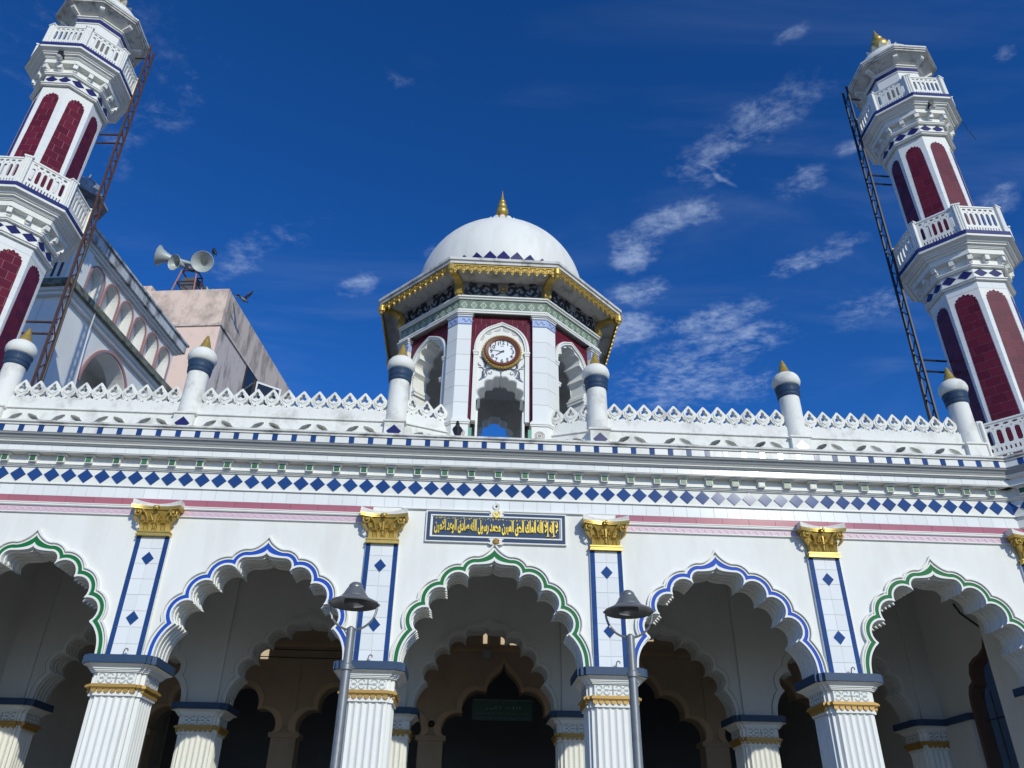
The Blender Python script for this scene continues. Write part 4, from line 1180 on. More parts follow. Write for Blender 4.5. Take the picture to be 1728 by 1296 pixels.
# pedestal ornaments on the two front piers
for sx in (-0.755, 0.755):
    m = MB()
    for r0, r1_ in ((0.10, 0.085), (0.07, 0.055), (0.035, 0.0)):
        n = 8
        for k in range(n):
            t0, t1 = PI / 8 + 2 * PI * k / n, PI / 8 + 2 * PI * (k + 1) / n
            yy = -AP - 0.066
            m.face([(sx + r0 * math.cos(t0), yy, 8.42 + r0 * math.sin(t0)), (sx + r0 * math.cos(t1), yy, 8.42 + r0 * math.sin(t1)), (sx + r1_ * math.cos(t1), yy, 8.42 + r1_ * math.sin(t1)), (sx + r1_ * math.cos(t0), yy, 8.42 + r1_ * math.sin(t0))])
    build(m, "rosette", mat("rosette_brown", (0.33, 0.26, 0.21), 0.6), V)
for s in (-1, 1):
    m = MB(); m.box(*sorted((s * 0.535, s * 0.595)), -AP - 0.05, -AP + 0.0, 8.03, 8.55)
    build(m, "green_strip", mat("sea_green_tile", (0.13, 0.36, 0.25), 0.3), V)
# entablature
m = MB(); r = lambda a: a * CO8
m.oct([(r(AP + 0.03), 11.2285), (r(AP + 0.05), 11.235), (r(AP + 0.05), 11.26), (r(AP + 0.035), 11.265), (r(AP + 0.06), 11.285), (r(AP + 0.06), 11.318), (r(AP - 0.25), 11.319)], cap=False)
m.oct([(r(AP + 0.03), 11.571), (r(AP + 0.055), 11.58), (r(AP + 0.055), 11.60), (r(AP + 0.09), 11.615), (r(AP + 0.09), 11.645), (r(AP - 0.2), 11.655)], cap=False)
build(m, "entablature", TRIM, V)
m = MB(); m.oct([(r(AP + 0.0), 11.32), (r(AP + 0.0), 11.57)], cap=False); FRZ = build(m, "frieze", TRIM, V)
ft = MB(); w = (2 * (AP + 0.012) * math.tan(PI / 8)) / 9
ft.box(-w / 2 + 0.002, w / 2 - 0.002, -AP - 0.012, -AP + 0.001, 11.324, 11.566)
ft.mi = 1
h = 0.075
ft.shape([[(-h, 11.445), (0, 11.445 - 0.095), (h, 11.445), (0, 11.445 + 0.095)], [(-h * 0.55, 11.445), (0, 11.445 - 0.052), (h * 0.55, 11.445), (0, 11.445 + 0.052)]], -AP - 0.018, -AP - 0.011)
ft.shape([(-0.02, 11.445), (0, 11.42), (0.02, 11.445), (0, 11.47)], -AP - 0.018, -AP - 0.011)
ft.box(-w / 2 + 0.003, w / 2 - 0.003, -AP - 0.016, -AP - 0.011, 11.326, 11.338); ft.box(-w / 2 + 0.003, w / 2 - 0.003, -AP - 0.016, -AP - 0.011, 11.552, 11.564)
FTM = ft.mesh("frieze_tile", [JADE, JADEL])
for k in range(8):
    a = side_rot(k)
    for j in range(9):
        x = (j - 4) * w
        put("frieze_tile", FTM, FRZ, rotpt((x, 0, 0), a), a)
# grey cove with dark scroll work under the eave
m = MB(); m.oct([(r(AP - 0.06), 11.656), (r(AP - 0.03), 11.70), (r(AP + 0.06), 12.02)], cap=False); build(m, "scroll_band", BANDG, V)
def scroll_band():
    m = MB(); y0, y1 = -0.022, -0.004
    def spir(cx, cz, r0, a0, turns, w0, sgn):
        n = 20
        pts = []; ws = []
        for k in range(n + 1):
            t = k / n
            rr = r0 * (1 - 0.78 * t); a = a0 + sgn * turns * 2 * PI * t
            pts.append((cx + rr * math.cos(a), cz + rr * math.sin(a))); ws.append(w0 * (0.6 + 0.6 * math.sin(PI * t)))
        m.ribbon(pts, ws, y0, y1)
    for s in (-1, 1):
        for i, cx in enumerate((0.16, 0.38, 0.60)):
            sg = 1 if i % 2 == 0 else -1
            spir(s * cx, sg * 0.015, 0.125, (PI if s > 0 else 0), 1.15, 0.045, s * sg)
            leaf(m, (s * (cx + 0.02), -sg * 0.12), (s * (cx + 0.16), -sg * 0.04), 0.085, y0, y1, sg * s * 0.3)
            leaf(m, (s * (cx - 0.05), sg * 0.12), (s * (cx + 0.10), sg * 0.155), 0.07, y0, y1, 0.2)
            leaf(m, (s * (cx + 0.05), sg * 0.03), (s * (cx + 0.11), sg * 0.13), 0.06, y0, y1, -0.2 * s)
        m.ribbon([(s * 0.05, -0.15), (s * 0.3, -0.165), (s * 0.72, -0.16)], [0.03, 0.03, 0.02], y0, y1)
        leaf(m, (s * 0.66, -0.15), (s * 0.77, 0.05), 0.09, y0, y1, -0.3 * s)
    return m
mm = scroll_band()
tilt = math.atan2(0.09, 0.32)
M4 = Matrix.Translation((0, -AP - 0.012, 11.855)) @ Matrix.Rotation(tilt, 4, 'X')
mm.xform(M4); SCB = mm.mesh("scroll_work", INK)
for k in range(8): put("scroll_work", SCB, V, rz=side_rot(k))
m = MB(); m.shape(star(0.05, 0.024, (0, 0), 6), -0.034, -0.02); m.shape([[(0.085 * math.cos(t), 0.085 * math.sin(t)) for t in [j * PI / 10 for j in range(20)]], [(0.065 * math.cos(t), 0.065 * math.sin(t)) for t in [j * PI / 10 for j in range(20)]]], -0.03, -0.02)
m.xform(Matrix.Translation((0, -AP - 0.02, 11.88)) @ Matrix.Rotation(tilt, 4, 'X')); build(m, "star_medallion", OCHRE, V)
# eave
m = MB()
m.oct([(r(AP + 0.0), 12.021), (r(AP + 0.08), 12.022), (r(2.60), 12.085), (r(2.66), 12.085), (r(2.66), 12.12), (r(2.70), 12.13), (r(2.70), 12.185), (r(2.735), 12.20), (r(2.735), 12.262), (r(2.72), 12.272), (r(2.15), 12.50), (r(2.0), 12.52)], cap=False)
build(m, "eave", mat("grimy_white", (0.62, 0.61, 0.575), 0.7, dirt=0.85, dcol=(0.10, 0.09, 0.08), dscale=3.5, streak=1.0, thr=(0.50, 0.72), bump=0.15, bscale=15), V)
# gold fringe
def scallop(w):
    m = MB(); w0 = w
    o = [(-w / 2, 0.0), (-w / 2, -0.10), (-w * 0.36, -0.135), (-w * 0.2, -0.125), (-w * 0.16, -0.17), (-w * 0.08, -0.20), (0, -0.215), (w * 0.08, -0.20), (w * 0.16, -0.17), (w * 0.2, -0.125), (w * 0.36, -0.135), (w / 2, -0.10), (w / 2, 0.0)]
    m.shape(o, 0.0, 0.02)
    for s in (-1, 1):
        m.ribbon([(s * (w * 0.24 + 0.028 * math.cos(t)), -0.075 + 0.028 * math.sin(t)) for t in [R(200) - k * R(40) for k in range(9)]], 0.013, -0.014, 0.001)
        m.ribbon([(s * w * 0.05, -0.02), (s * w * 0.10, -0.09), (s * w * 0.06, -0.16)], [0.012, 0.022, 0.01], -0.014, 0.001)
    m.ball((0, -0.004, -0.15), 0.022, 6); m.ball((0, -0.004, -0.045), 0.018, 6)
    m.box(-w / 2, w / 2, -0.016, 0.001, -0.02, 0.0)
    return m
nsc = 13; wsc = 2 * 2.655 * math.tan(PI / 8) / nsc
SCM = scallop(wsc * 0.995).mesh("gold_scallop", GOLD)
EV = build(MB().oct([(r(2.63), 12.0), (r(2.63), 12.084)], cap=False), "fringe_backing", GOLD, V)
for k in range(8):
    a = side_rot(k)
    for j in range(nsc): put("gold_scallop", SCM, EV, rotpt(((j - (nsc - 1) / 2) * wsc, -2.66, 12.115), a), a)
m = MB(); m.lathe([(0.05, 11.93), (0.075, 11.96), (0.075, 12.09), (0.055, 12.115)], 10); m.ball((0, 0, 11.92), 0.05, 8); KN = m.mesh("corner_knob", GOLD, True)
# consoles at the corners
def console():
    prof = [(0.0, 0.0), (0.07, -0.02), (0.12, 0.02), (0.125, 0.09), (0.10, 0.16), (0.11, 0.24), (0.19, 0.31), (0.30, 0.335), (0.43, 0.33), (0.46, 0.36), (0.46, 0.40), (0.28, 0.405), (0.12, 0.37), (0.04, 0.29), (0.0, 0.2)]
    m = MB(); m.shape(prof, -0.075, 0.075); m.ball((0.075, 0, 0.045), 0.06, 10, (1, 1.45, 1)); m.ball((0.40, 0, 0.345), 0.045, 8, (1, 1.9, 1))
    return m.mesh("console", GOLD, True, 40)
CON = console()
for k in range(8):
    a = side_rot(k) - PI / 2 + PI / 8
    put("console", CON, V, (r(AP + 0.0) * math.cos(a), r(AP + 0.0) * math.sin(a), 11.655), a)
    put("corner_knob", KN, V, (r(2.655) * math.cos(a), r(2.655) * math.sin(a), 0), a)
m = MB(); m.lathe([(2.0, 11.30), (1.6, 11.45), (0.9, 11.6), (0.0, 11.66)], 24, cap=False); build(m, "inner_vault", MATS["grey_brown_lining"], V, True)
# dome
DR, DZ = 2.02, 13.2
prof = [(2.0, 12.505), (2.005, 12.97)] + [(DR * math.cos(t) , DZ + DR * math.sin(t) * 1.0) for t in [math.asin((12.98 - DZ) / DR) + (PI / 2 * 0.985 - math.asin((12.98 - DZ) / DR)) * k / 22 for k in range(23)]]
m = MB(); m.lathe(prof, 56, cap=False); DM = build(m, "dome", mat("dome_white", (0.775, 0.77, 0.725), 0.6, dirt=0.42, dcol=(0.50, 0.47, 0.40), dscale=2.0, streak=0.22, thr=(0.47, 0.74), bump=0.12, bscale=5), V, True)
m = MB(); h = 0.145; m.shape([(-h, 0), (0, -h * 1.25), (h, 0), (0, h * 1.25)], -2.022, -1.98); DDM = m.mesh("diamond_tile", NAVY)
for k in range(42): put("diamond_tile", DDM, DM, (0, 0, 12.91), 2 * PI * k / 42)
m = MB()
for k in range(20):
    a = 2 * PI * k / 20; i0 = len(m.v)
    pts = [(0.16, 0, 15.33), (0.34, 0, 15.34), (0.49, 0, 15.40), (0.545, 0, 15.50), (0.51, 0, 15.57)]
    wv = [0.05, 0.10, 0.155, 0.13, 0.04]
    L_ = [(p[0], -w_ / 2, p[2]) for p, w_ in zip(pts, wv)]; R_ = [(p[0], w_ / 2, p[2]) for p, w_ in zip(pts, wv)]
    for j in range(4):
        m.face([L_[j], R_[j], R_[j + 1], L_[j + 1]])
        m.face([(q[0], q[1], q[2] - 0.03) for q in (L_[j], L_[j + 1], R_[j + 1], R_[j])])
        for e in (L_, R_): m.face([e[j], e[j + 1], (e[j + 1][0], e[j + 1][1], e[j + 1][2] - 0.03), (e[j][0], e[j][1], e[j][2] - 0.03)])
    m.xform(Matrix.Rotation(a, 4, 'Z'), i0)
m.lathe([(0.46, 15.12), (0.44, 15.33), (0.26, 15.50), (0.17, 15.60), (0.13, 15.74)], 20, cap=False)
build(m, "lotus_collar", TRIM, V)
m = MB(); m.lathe([(0.13, 15.74), (0.17, 15.80), (0.175, 15.86), (0.15, 15.93), (0.10, 15.98), (0.155, 16.05), (0.17, 16.12), (0.15, 16.19), (0.085, 16.24), (0.11, 16.28), (0.125, 16.33), (0.10, 16.39), (0.06, 16.42), (0.085, 16.46), (0.085, 16.50), (0.055, 16.54), (0.04, 16.60), (0.022, 16.74), (0.004, 16.90)], 20); build(m, "finial", GOLD, V, True, ang=50)

# ---------------------------------------------------------------- clock
ck = thing("wall_clock", "round white wall clock with brown and gold rim on the pavilion front", "clock", (CX + 0.01, CY + yw - 0.02, 10.325))
ck.scale = (0.93, 0.93, 0.93)
def disc(r0, y0, r1_=None, y1=None, n=40):
    m = MB(); m.lathe([(r0, -y0), (r1_ if r1_ is not None else 0.0, -(y1 if y1 is not None else y0))], n, cap=False); m.xform(Matrix.Rotation(PI / 2, 4, 'X')); return m
def rimm(prof, n=44):
    m = MB(); m.lathe([(a, b) for a, b in prof], n, cap=False); m.xform(Matrix.Rotation(PI / 2, 4, 'X')); return m
build(rimm([(0.395, 0.0), (0.41, 0.06), (0.395, 0.10), (0.365, 0.125), (0.30, 0.10), (0.295, 0.07)]), "rim", CLOCKB, ck, True)
m = MB()
for k in range(40):
    t = 2 * PI * k / 40
    m.ball((0.405 * math.cos(t), -0.075, 0.405 * math.sin(t)), 0.027, 6)
i0 = len(m.v)
m.lathe([(0.40, 0.01), (0.425, 0.04), (0.415, 0.085), (0.39, 0.105)], 44, cap=False); m.xform(Matrix.Rotation(PI / 2, 4, 'X'), i0)
build(m, "gold_rim", GOLD, ck, True, ang=60)
build(rimm([(0.297, 0.066), (0.0, 0.066)]), "dial", CLOCKW, ck)
for k in range(1, 13):
    a = PI / 2 - 2 * PI * k / 12
    me = text_mesh(str(k), 0.128, BLACK, "numeral", 0.001, 0.0035)
    put("numeral", me, ck, (0.235 * math.cos(a), -0.069, 0.235 * math.sin(a)))
m = MB(); m.box(-0.045, 0.045, -0.069, -0.067, 0.13, 0.14); m.box(-0.035, 0.035, -0.069, -0.067, 0.146, 0.158); build(m, "maker_mark", GREYM, ck)
def hand(L, w, deg, y):
    a = R(90 - deg); m = MB()
    m.ribbon([(-0.05 * math.cos(a), -0.05 * math.sin(a)), (L * math.cos(a), L * math.sin(a))], [w * 1.3, w * 0.7], y - 0.003, y); return m
build(hand(0.17, 0.022, 234, -0.074), "hour_hand", BLACK, ck); build(hand(0.25, 0.011, 279, -0.080), "minute_hand", BLACK, ck)
m = MB(); m.lathe([(0.018, 0.066), (0.018, 0.085), (0, 0.087)], 10, cap=False); m.xform(Matrix.Rotation(PI / 2, 4, 'X')); build(m, "hub", BLACK, ck)

# ================================================================ MINARETS
def balustrade(w, h, nb=6, nsl=12):
    """openwork panel, centred in x, from z=0 to h"""
    holes = []
    e = 0.025; p = (w - 2 * e) / nb
    for k in range(nb):
        c = -w / 2 + e + (k + 0.5) * p
        zt = h * 0.865; rx, rz_ = p * 0.36, h * 0.04
        holes.append([(c + rx * math.cos(t), zt + rz_ * math.sin(t)) for t in [j * PI / 4 for j in range(8)]])
        rx = p * 0.30; z0, z1 = h * 0.27, h * 0.66
        holes.append([(c - rx, z0 + 0.04), (c - rx * 0.6, z0), (c + rx * 0.6, z0), (c + rx, z0 + 0.04), (c + rx * 1.05, (z0 + z1) / 2), (c + rx, z1)] + [(c + rx * math.cos(t), z1 + h * 0.075 * math.sin(t)) for t in [R(45), R(90), R(135)]] + [(c - rx, z1), (c - rx * 1.05, (z0 + z1) / 2)])
    ps = (w - 2 * e) / nsl
    for k in range(nsl):
        c = -w / 2 + e + (k + 0.5) * ps
        holes.append([(c - ps * 0.2, h * 0.06), (c + ps * 0.2, h * 0.06), (c + ps * 0.2, h * 0.18), (c - ps * 0.2, h * 0.18)])
    for k in range(nb - 1):
        c = -w / 2 + e + (k + 1) * p
        holes.append([(c, h * 0.735), (c + p * 0.13, h * 0.785), (c - p * 0.13, h * 0.785)])
    m = MB(); m.shape([[(-w / 2, 0), (w / 2, 0), (w / 2, h * 0.945), (-w / 2, h * 0.945)]] + holes, 0.0, 0.045)
    m.box(-w / 2 - 0.004, w / 2 + 0.004, -0.015, 0.06, h * 0.946, h)
    return m
def red_panel_poly(wb, wt, z0, zs, zt):
    f = foil(wt, zt - zs, zs, 7, 0.17, 84, 0, 0.02)
    return [(-wb, z0), (wb, z0)] + f
def minaret(sgn, label, group):
    X0, Y0 = 10.97 * sgn, 1.15
    T = thing("minaret", label, "minaret", (X0, Y0, 0), group=group)
    # ---- lower turret carrying the same cornice
    if sgn > 0 or True:
        RW = 1.60; RT = 1.90
        m = MB(); m.oct([(RW * CO8, 0.0), (RW * CO8, 6.60), (RT * CO8, 6.80), (RT * CO8, 7.96)]); build(m, "turret", WHITE, T)
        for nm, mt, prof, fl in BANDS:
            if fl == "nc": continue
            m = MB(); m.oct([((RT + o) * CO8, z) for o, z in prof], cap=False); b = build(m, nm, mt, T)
            if nm == "checker_band": chk = b
            if nm == "diamond_band": dib = b
            if nm == "bracket_wall": brw = b
        for k in (-1, 0, 1):
            a = k * PI / 4
            for j in range(-2, 3):
                put("checker_tile", CHK, chk, rotpt((j * 0.333 + 0.166, -RT, 0), a), a)
                put("checker_tile", CHW, chk, rotpt((j * 0.333, -RT, 0), a), a)
            for j in range(-2, 3): put("diamond_tile", DIA, dib, rotpt((j * DP, -RT, 7.1645), a), a)
            for j in (-1, 0, 1):
                bb = put("bracket", BRK, brw, rotpt((j * 0.475, -RT, 0), a), a); put("green_tile", BRT, bb)
        # bottom balcony: curled skirting and rail
        RA = 1.97; hw = RA * math.tan(PI / 8)
        m = MB(); m.oct([(RT * CO8 + 0.02, 7.985), (RT * CO8 + 0.02, 8.005)]); build(m, "balcony_floor", WORN, T)
        bal = balustrade(2 * hw - 0.16, 0.66, 10, 20).mesh("balustrade", TRIM)
        m = MB()
        for j in range(5):
            c = -hw + 0.16 + (j + 0.5) * (2 * hw - 0.32) / 5
            for s in (-1, 1):
                m.ribbon([(c + s * (0.02 + 0.11 * t / 6), 0.20 - 0.17 * math.sin(t / 6 * PI / 2)) for t in range(7)], 0.035, 0, 0.05)
                m.ribbon([(c + s * (0.05 + 0.03 * math.cos(t)), 0.06 + 0.03 * math.sin(t)) for t in [j2 * PI / 4 for j2 in range(8)]], 0.018, 0.002, 0.05)
        m.box(-hw, hw, 0.0, 0.06, 0.205, 0.235); SK = m.mesh("balcony_skirting", WORN)
        half = balustrade(1.15, 0.66, 7, 14).mesh("balustrade", TRIM)
        for k in range(-1, 3):
            a = k * PI / 4 * sgn
            if k == -1:      # this face starts at the parapet
                t0 = -hw + 0.50
                c = (t0 + hw) / 2
                put("balustrade", half, T, rotpt((sgn * c, -RA, 8.236), a), a)
            else: put("balustrade", bal, T, rotpt((0, -RA, 8.236), a), a)
            put("balcony_skirting", SK, T, rotpt((0, -RA, 8.001), a), a)
        m = MB(); m.lathe([(0.075, 8.0), (0.075, 8.90), (0.085, 8.91), (0.085, 8.95)], 8)
        for dx_ in (-0.06, 0.06): m.lathe([(0.03, 8.01), (0.03, 8.90)], 10, (dx_, -0.06))
        PO = m.mesh("balcony_post", TRIM, True)
        for k in (-0.5, 0.5, 1.5, 2.5):
            a = (k * PI / 4) * sgn
            put("balcony_post", PO, T, rotpt((0, -RA * CO8, 0), a), a)
        a = -PI / 4 * sgn; put("balcony_post", PO, T, rotpt((sgn * (-hw + 0.46), -RA, 0), a), a)
    # ---- shaft stages
    stages = [(0.858, 7.99, 12.80, 0.27, 0.225, 8.55, 12.36, 12.56), (0.79, 13.88, 17.58, 0.235, 0.185, 14.12, 17.14, 17.34)]
    for (rr, z0, z1, wb, wt, pz0, pzs, pzt) in stages:
        m = MB(); m.oct([(rr, z0), (rr, z1)]); sh = build(m, "shaft", TRIM, T)
        # faint white tile facing, one piece per course and face
        ap = rr / CO8
        poly = red_panel_poly(wb, wt, pz0, pzs, pzt)
        m = MB(); m.shape(poly, -ap - 0.0015, -ap + 0.02); PM = m.mesh("maroon_panel", GROUT)
        TM_ = []
        for q in tiles_in(poly, 0.30, 0.205, True, 0.009, 0.06 + 0.08 * (sgn > 0)):
            m = MB(); m.shape(q, -ap - 0.0055, -ap - 0.002, back=False); TM_.append(m.mesh("maroon_tile", RED))
        hs2 = rr * math.sin(PI / 8)
        outer = [(-hs2, pz0 - 0.6), (hs2, pz0 - 0.6), (hs2, z1 - 0.002), (-hs2, z1 - 0.002)]
        # white facing tiles either side of the panel (courses)
        WT = []
        zc = pz0
        while zc < z1 - 0.05:
            zt_ = min(zc + 0.29, z1 - 0.003)
            for s in (-1, 1):
                f0 = (zc - pz0) / (pzs - pz0); f1 = (zt_ - pz0) / (pzs - pz0)
                if f1 > 1.0:
                    if zc >= pzt: q = [(0.001, zc + 0.002), (hs2, zc + 0.002), (hs2, zt_ - 0.002), (0.001, zt_ - 0.002)]
                    else: q = None
                else: q = [(wb + (wt - wb) * f0 + 0.012, zc + 0.002), (hs2, zc + 0.002), (hs2, zt_ - 0.002), (wb + (wt - wb) * f1 + 0.012, zt_ - 0.002)]
                if q:
                    q = [(s * x, z) for x, z in q]
                    if s < 0: q.reverse()
                    m = MB(); m.shape(q, -ap - 0.005, -ap + 0.001, back=False); WT.append(m.mesh("white_tile", TILEW))
            zc += 0.29
        faces = (-3, -2, -1, 0, 1) if sgn > 0 else (-1, 0, 1, 2, 3)
        for k in range(8):
            kk = k if k <= 4 else k - 8
            a = k * PI / 4
            p = put("maroon_panel", PM, T, rz=a)
            if kk in ((-2, -1, 0, 1) if sgn > 0 else (-1, 0, 1, 2)):
                for me in TM_: put("maroon_tile", me, p)
                for me in WT: put("white_tile", me, sh, rz=a)
    # ---- the two corbelled balconies
    for base, f, hr in ((13.90, 1.0, 0.78), (18.66, 0.935, 0.69)):
        Z = lambda d: base + d
        m = MB(); m.oct([(0.86 * f, Z(-1.10)), (0.93 * f, Z(-1.095)), (0.93 * f, Z(-1.07)), (0.96 * f, Z(-1.055)), (0.96 * f, Z(-1.03)), (0.90 * f, Z(-1.0))], cap=False)
        m.oct([(0.90 * f, Z(-0.76)), (0.955 * f, Z(-0.75)), (0.955 * f, Z(-0.73)), (0.98 * f, Z(-0.715)), (0.98 * f, Z(-0.69)), (0.92 * f, Z(-0.67))], cap=False)
        build(m, "shaft_moulding", TRIM, T)
        m = MB(); m.oct([(0.89 * f, Z(-0.999)), (0.89 * f, Z(-0.761))], cap=False); db = build(m, "diamond_band", TRIM, T)
        ap = 0.89 * f / CO8; hd = 0.89 * f * math.sin(PI / 8) / 2 * 0.93
        m = MB(); m.shape([(-hd, 0), (0, -0.112), (hd, 0), (0, 0.112)], -ap - 0.01, -ap + 0.004); DD = m.mesh("diamond_tile", NAVY)
        for k in range(8):
            for s in (-1, 1): put("diamond_tile", DD, db, rotpt((s * 0.89 * f * math.sin(PI / 8) / 2, 0, Z(-0.88)), k * PI / 4), k * PI / 4)
        m = MB(); m.oct([(0.92 * f, Z(-0.669)), (0.92 * f, Z(-0.47)), (1.08 * f, Z(-0.465)), (1.08 * f, Z(-0.33)), (1.11 * f, Z(-0.33)), (1.11 * f, Z(-0.315)), (1.13 * f, Z(-0.31)), (1.15 * f, Z(-0.27)), (1.20 * f, Z(-0.265)), (1.20 * f, Z(-0.235)), (1.235 * f, Z(-0.225)), (1.26 * f, Z(-0.19)), (1.31 * f, Z(-0.175)), (1.34 * f, Z(-0.165)), (1.355 * f, Z(-0.16)), (1.355 * f, Z(-0.10)), (0.6, Z(-0.099))], cap=False)
        build(m, "corbel_course", TRIM, T)
        m = MB(); m.box(-0.05, 0.05, -1.03 * f / CO8 - 0.03, -0.91 * f / CO8, Z(-0.60), Z(-0.47)); m.box(-0.04, 0.04, -1.0 * f / CO8 - 0.0, -0.91 * f / CO8, Z(-0.65), Z(-0.601)); BM = m.mesh("corbel", TRIM)
        for k in range(16): 
            dd = 0 if k % 2 == 0 else 0.06
            put("corbel", BM, T, rotpt((0, -dd, 0), k * PI / 8), k * PI / 8)
        m = MB(); m.oct([(1.365 * f, Z(-0.0985)), (1.365 * f, Z(0.0)), (0.6, Z(0.001))], cap=False); build(m, "blue_rim", mat("rim_navy", (0.028, 0.032, 0.15), 0.22, dirt=0.3, dcol=(0.10, 0.10, 0.2), dscale=6), T)
        ra = 1.285 * f / CO8; hw2 = ra * math.tan(PI / 8)
        BP = balustrade(2 * hw2 - 0.17, hr).mesh("balustrade", TRIM)
        m = MB()
        m.box(-0.075, 0.075, -0.035, 0.04, 0.002, hr)
        for dx_ in (-0.05, 0.0, 0.05): m.lathe([(0.024, 0.002), (0.024, hr)], 8, (dx_, -0.035))
        m.box(-0.095, 0.095, -0.065, 0.06, hr + 0.001, hr + 0.04); BPO = m.mesh("balcony_post", TRIM)
        for k in range(8):
            a = k * PI / 4
            put("balustrade", BP, T, rotpt((0, -ra, base + 0.002), a), a)
            a += PI / 8
            put("balcony_post", BPO, T, rotpt((0, -ra * CO8 + 0.02, base), a), a)
    # ---- lantern drum
    m = MB(); m.oct([(0.73, 18.661), (0.73, 20.10), (0.755, 20.11), (0.755, 20.14), (0.735, 20.15), (0.735, 20.155)], cap=False)
    m.oct([(0.735, 20.28), (0.76, 20.29), (0.76, 20.31), (0.80, 20.33), (0.80, 20.36), (0.70, 20.37)], cap=False); build(m, "lantern", TRIM, T)
    m = MB(); m.oct([(0.752, 20.156), (0.752, 20.279)], cap=False); build(m, "blue_band", MATS["rim_navy"], T)
    ap = 0.73 / CO8
    m = MB(); m.shape([(-0.15, 18.9), (0.15, 18.9), (0.15, 19.62)] + [(0.15 * math.cos(t), 19.62 + 0.15 * math.sin(t)) for t in [j * PI / 10 for j in range(1, 10)]] + [(-0.15, 19.62)], -ap - 0.004, -ap + 0.004); WM = m.mesh("arched_opening", mat("opening_grey", (0.17, 0.165, 0.15), 0.8))
    for k in range(8): put("arched_opening", WM, T, rz=k * PI / 4)
    # eave with brackets
    m = MB(); m.oct([(0.72, 20.371), (0.80, 20.40), (1.08, 20.56), (1.12, 20.56), (1.12, 20.60), (1.155, 20.61), (1.155, 20.65), (1.18, 20.66), (1.18, 20.72), (1.165, 20.735), (0.90, 20.85)], cap=False); build(m, "eave", MATS["grimy_white"], T)
    m = MB(); m.shape([(0.76, 20.36), (0.96, 20.42), (1.0, 20.45), (1.0, 20.54), (0.76, 20.45)], -0.055, 0.055); EB = m.mesh("eave_bracket", TRIM)
    for k in range(8):
        put("eave_bracket", EB, T, rz=k * PI / 4 + PI / 8)
    m = MB(); m.lathe([(0.86, 20.84), (0.87, 20.95), (0.82, 21.12), (0.72, 21.30), (0.58, 21.46), (0.42, 21.58), (0.25, 21.66), (0.1, 21.70)], 32, cap=False); build(m, "dome", WORN, T, True, ang=60)
    m = MB()
    for k in range(12):
        a = 2 * PI * k / 12; i0 = len(m.v)
        m.face([(0.12, -0.05, 21.72), (0.12, 0.05, 21.72), (0.36, 0.09, 21.72), (0.36, -0.09, 21.72)]); m.face([(0.36, -0.09, 21.72), (0.36, 0.09, 21.72), (0.46, 0.02, 21.84), (0.46, -0.02, 21.84)])
        m.xform(Matrix.Rotation(a, 4, 'Z'), i0)
    m.lathe([(0.34, 21.60), (0.28, 21.76), (0.18, 21.9)], 16, cap=False); build(m, "lotus_collar", WORN, T)
    m = MB(); m.lathe([(0.16, 21.9), (0.25, 22.0), (0.27, 22.10), (0.24, 22.22), (0.15, 22.32), (0.11, 22.36), (0.15, 22.41), (0.15, 22.47), (0.10, 22.53), (0.09, 22.60), (0.035, 22.78), (0.003, 22.93)], 18); build(m, "finial", GOLD, T, True, ang=50)
    # floodlight under the upper balcony
    fl_ = thing("floodlight", "black floodlight box with pale lamp under the upper balcony of the %s minaret" % ("right" if sgn > 0 else "left"), "floodlight", (X0, Y0 - 1.20 * 0.935 / CO8 - 0.0, 18.28), group="floodlights under the minaret balconies")
    m = MB(); m.box(-0.06, 0.06, -0.05, 0.10, 0.05, 0.20); build(m, "housing", BLACK, fl_)
    m = MB(); m.tube([(0, -0.02, 0.05), (0, -0.03, -0.01)], 0.016, 6); m.lathe([(0.05, -0.07), (0.085, -0.03), (0.06, 0.0), (0.02, 0.01)], 12, (0, -0.03)); build(m, "lamp", ALU, fl_, True)
    return T
minaret(1, "white and maroon octagonal minaret at the right end, whose gold finial is in view", "minarets at the ends of the front")
minaret(-1, "white and maroon octagonal minaret at the left end, its top cut off", "minarets at the ends of the front")

# ladders
def ladder(sgn, label, steel):
    L = thing("steel_ladder", label, "ladder", (sgn * 9.48, 1.36, 7.96), group="ladders on the minarets")
    def P(z, dy=0.0, dx_=0.0):
        t = (z - 9.9) / 10.3
        return Vector((sgn * (0.24 * t + dx_), dy, z - 7.96))
    for dy in (0.0, 0.23):
        m = MB(); m.tube([P(7.97, dy), P(14, dy), P(20.55, dy)], 0.036, 6); build(m, "rail", steel, L, True)
    m = MB(); z = 8.3; k = 0
    while z < 20.2:
        z2 = z + 0.30
        m.tube([P(z, 0 if k % 2 == 0 else 0.23), P(z2, 0.23 if k % 2 == 0 else 0)], 0.014, 5)
        z = z2; k += 1
    build(m, "rung", steel, L)
    m = MB(); m.tube([P(7.97, 0.14, -0.12), P(13.6, 0.14, -0.06)], 0.02, 5); build(m, "cable", IRON, L)
    for z, x2 in ((11.35, 10.17), (11.05, 10.16), (17.15, 10.22), (16.85, 10.22), (20.15, 10.1)):
        m = MB(); a = P(z, 0.1); m.tube([a, (sgn * (x2 - 9.48), 0.12, z - 7.96)], 0.026, 5); build(m, "standoff", steel, L)
    return L
ladder(1, "long dark navy steel ladder beside the right minaret, against the sky", mat("navy_steel", (0.022, 0.022, 0.034), 0.5, metal=0.2))
ladder(-1, "long rust brown steel ladder beside the left minaret", RUST)
wr = tag(build(MB().tube([(12.13, 0.68, 18.55), (12.17, 0.66, 18.3), (12.20, 0.64, 18.05), (12.27, 0.62, 17.75)], 0.009, 4), "loose_wire", IRON), "loose black wire dangling from the right minaret's upper balcony", "wire")

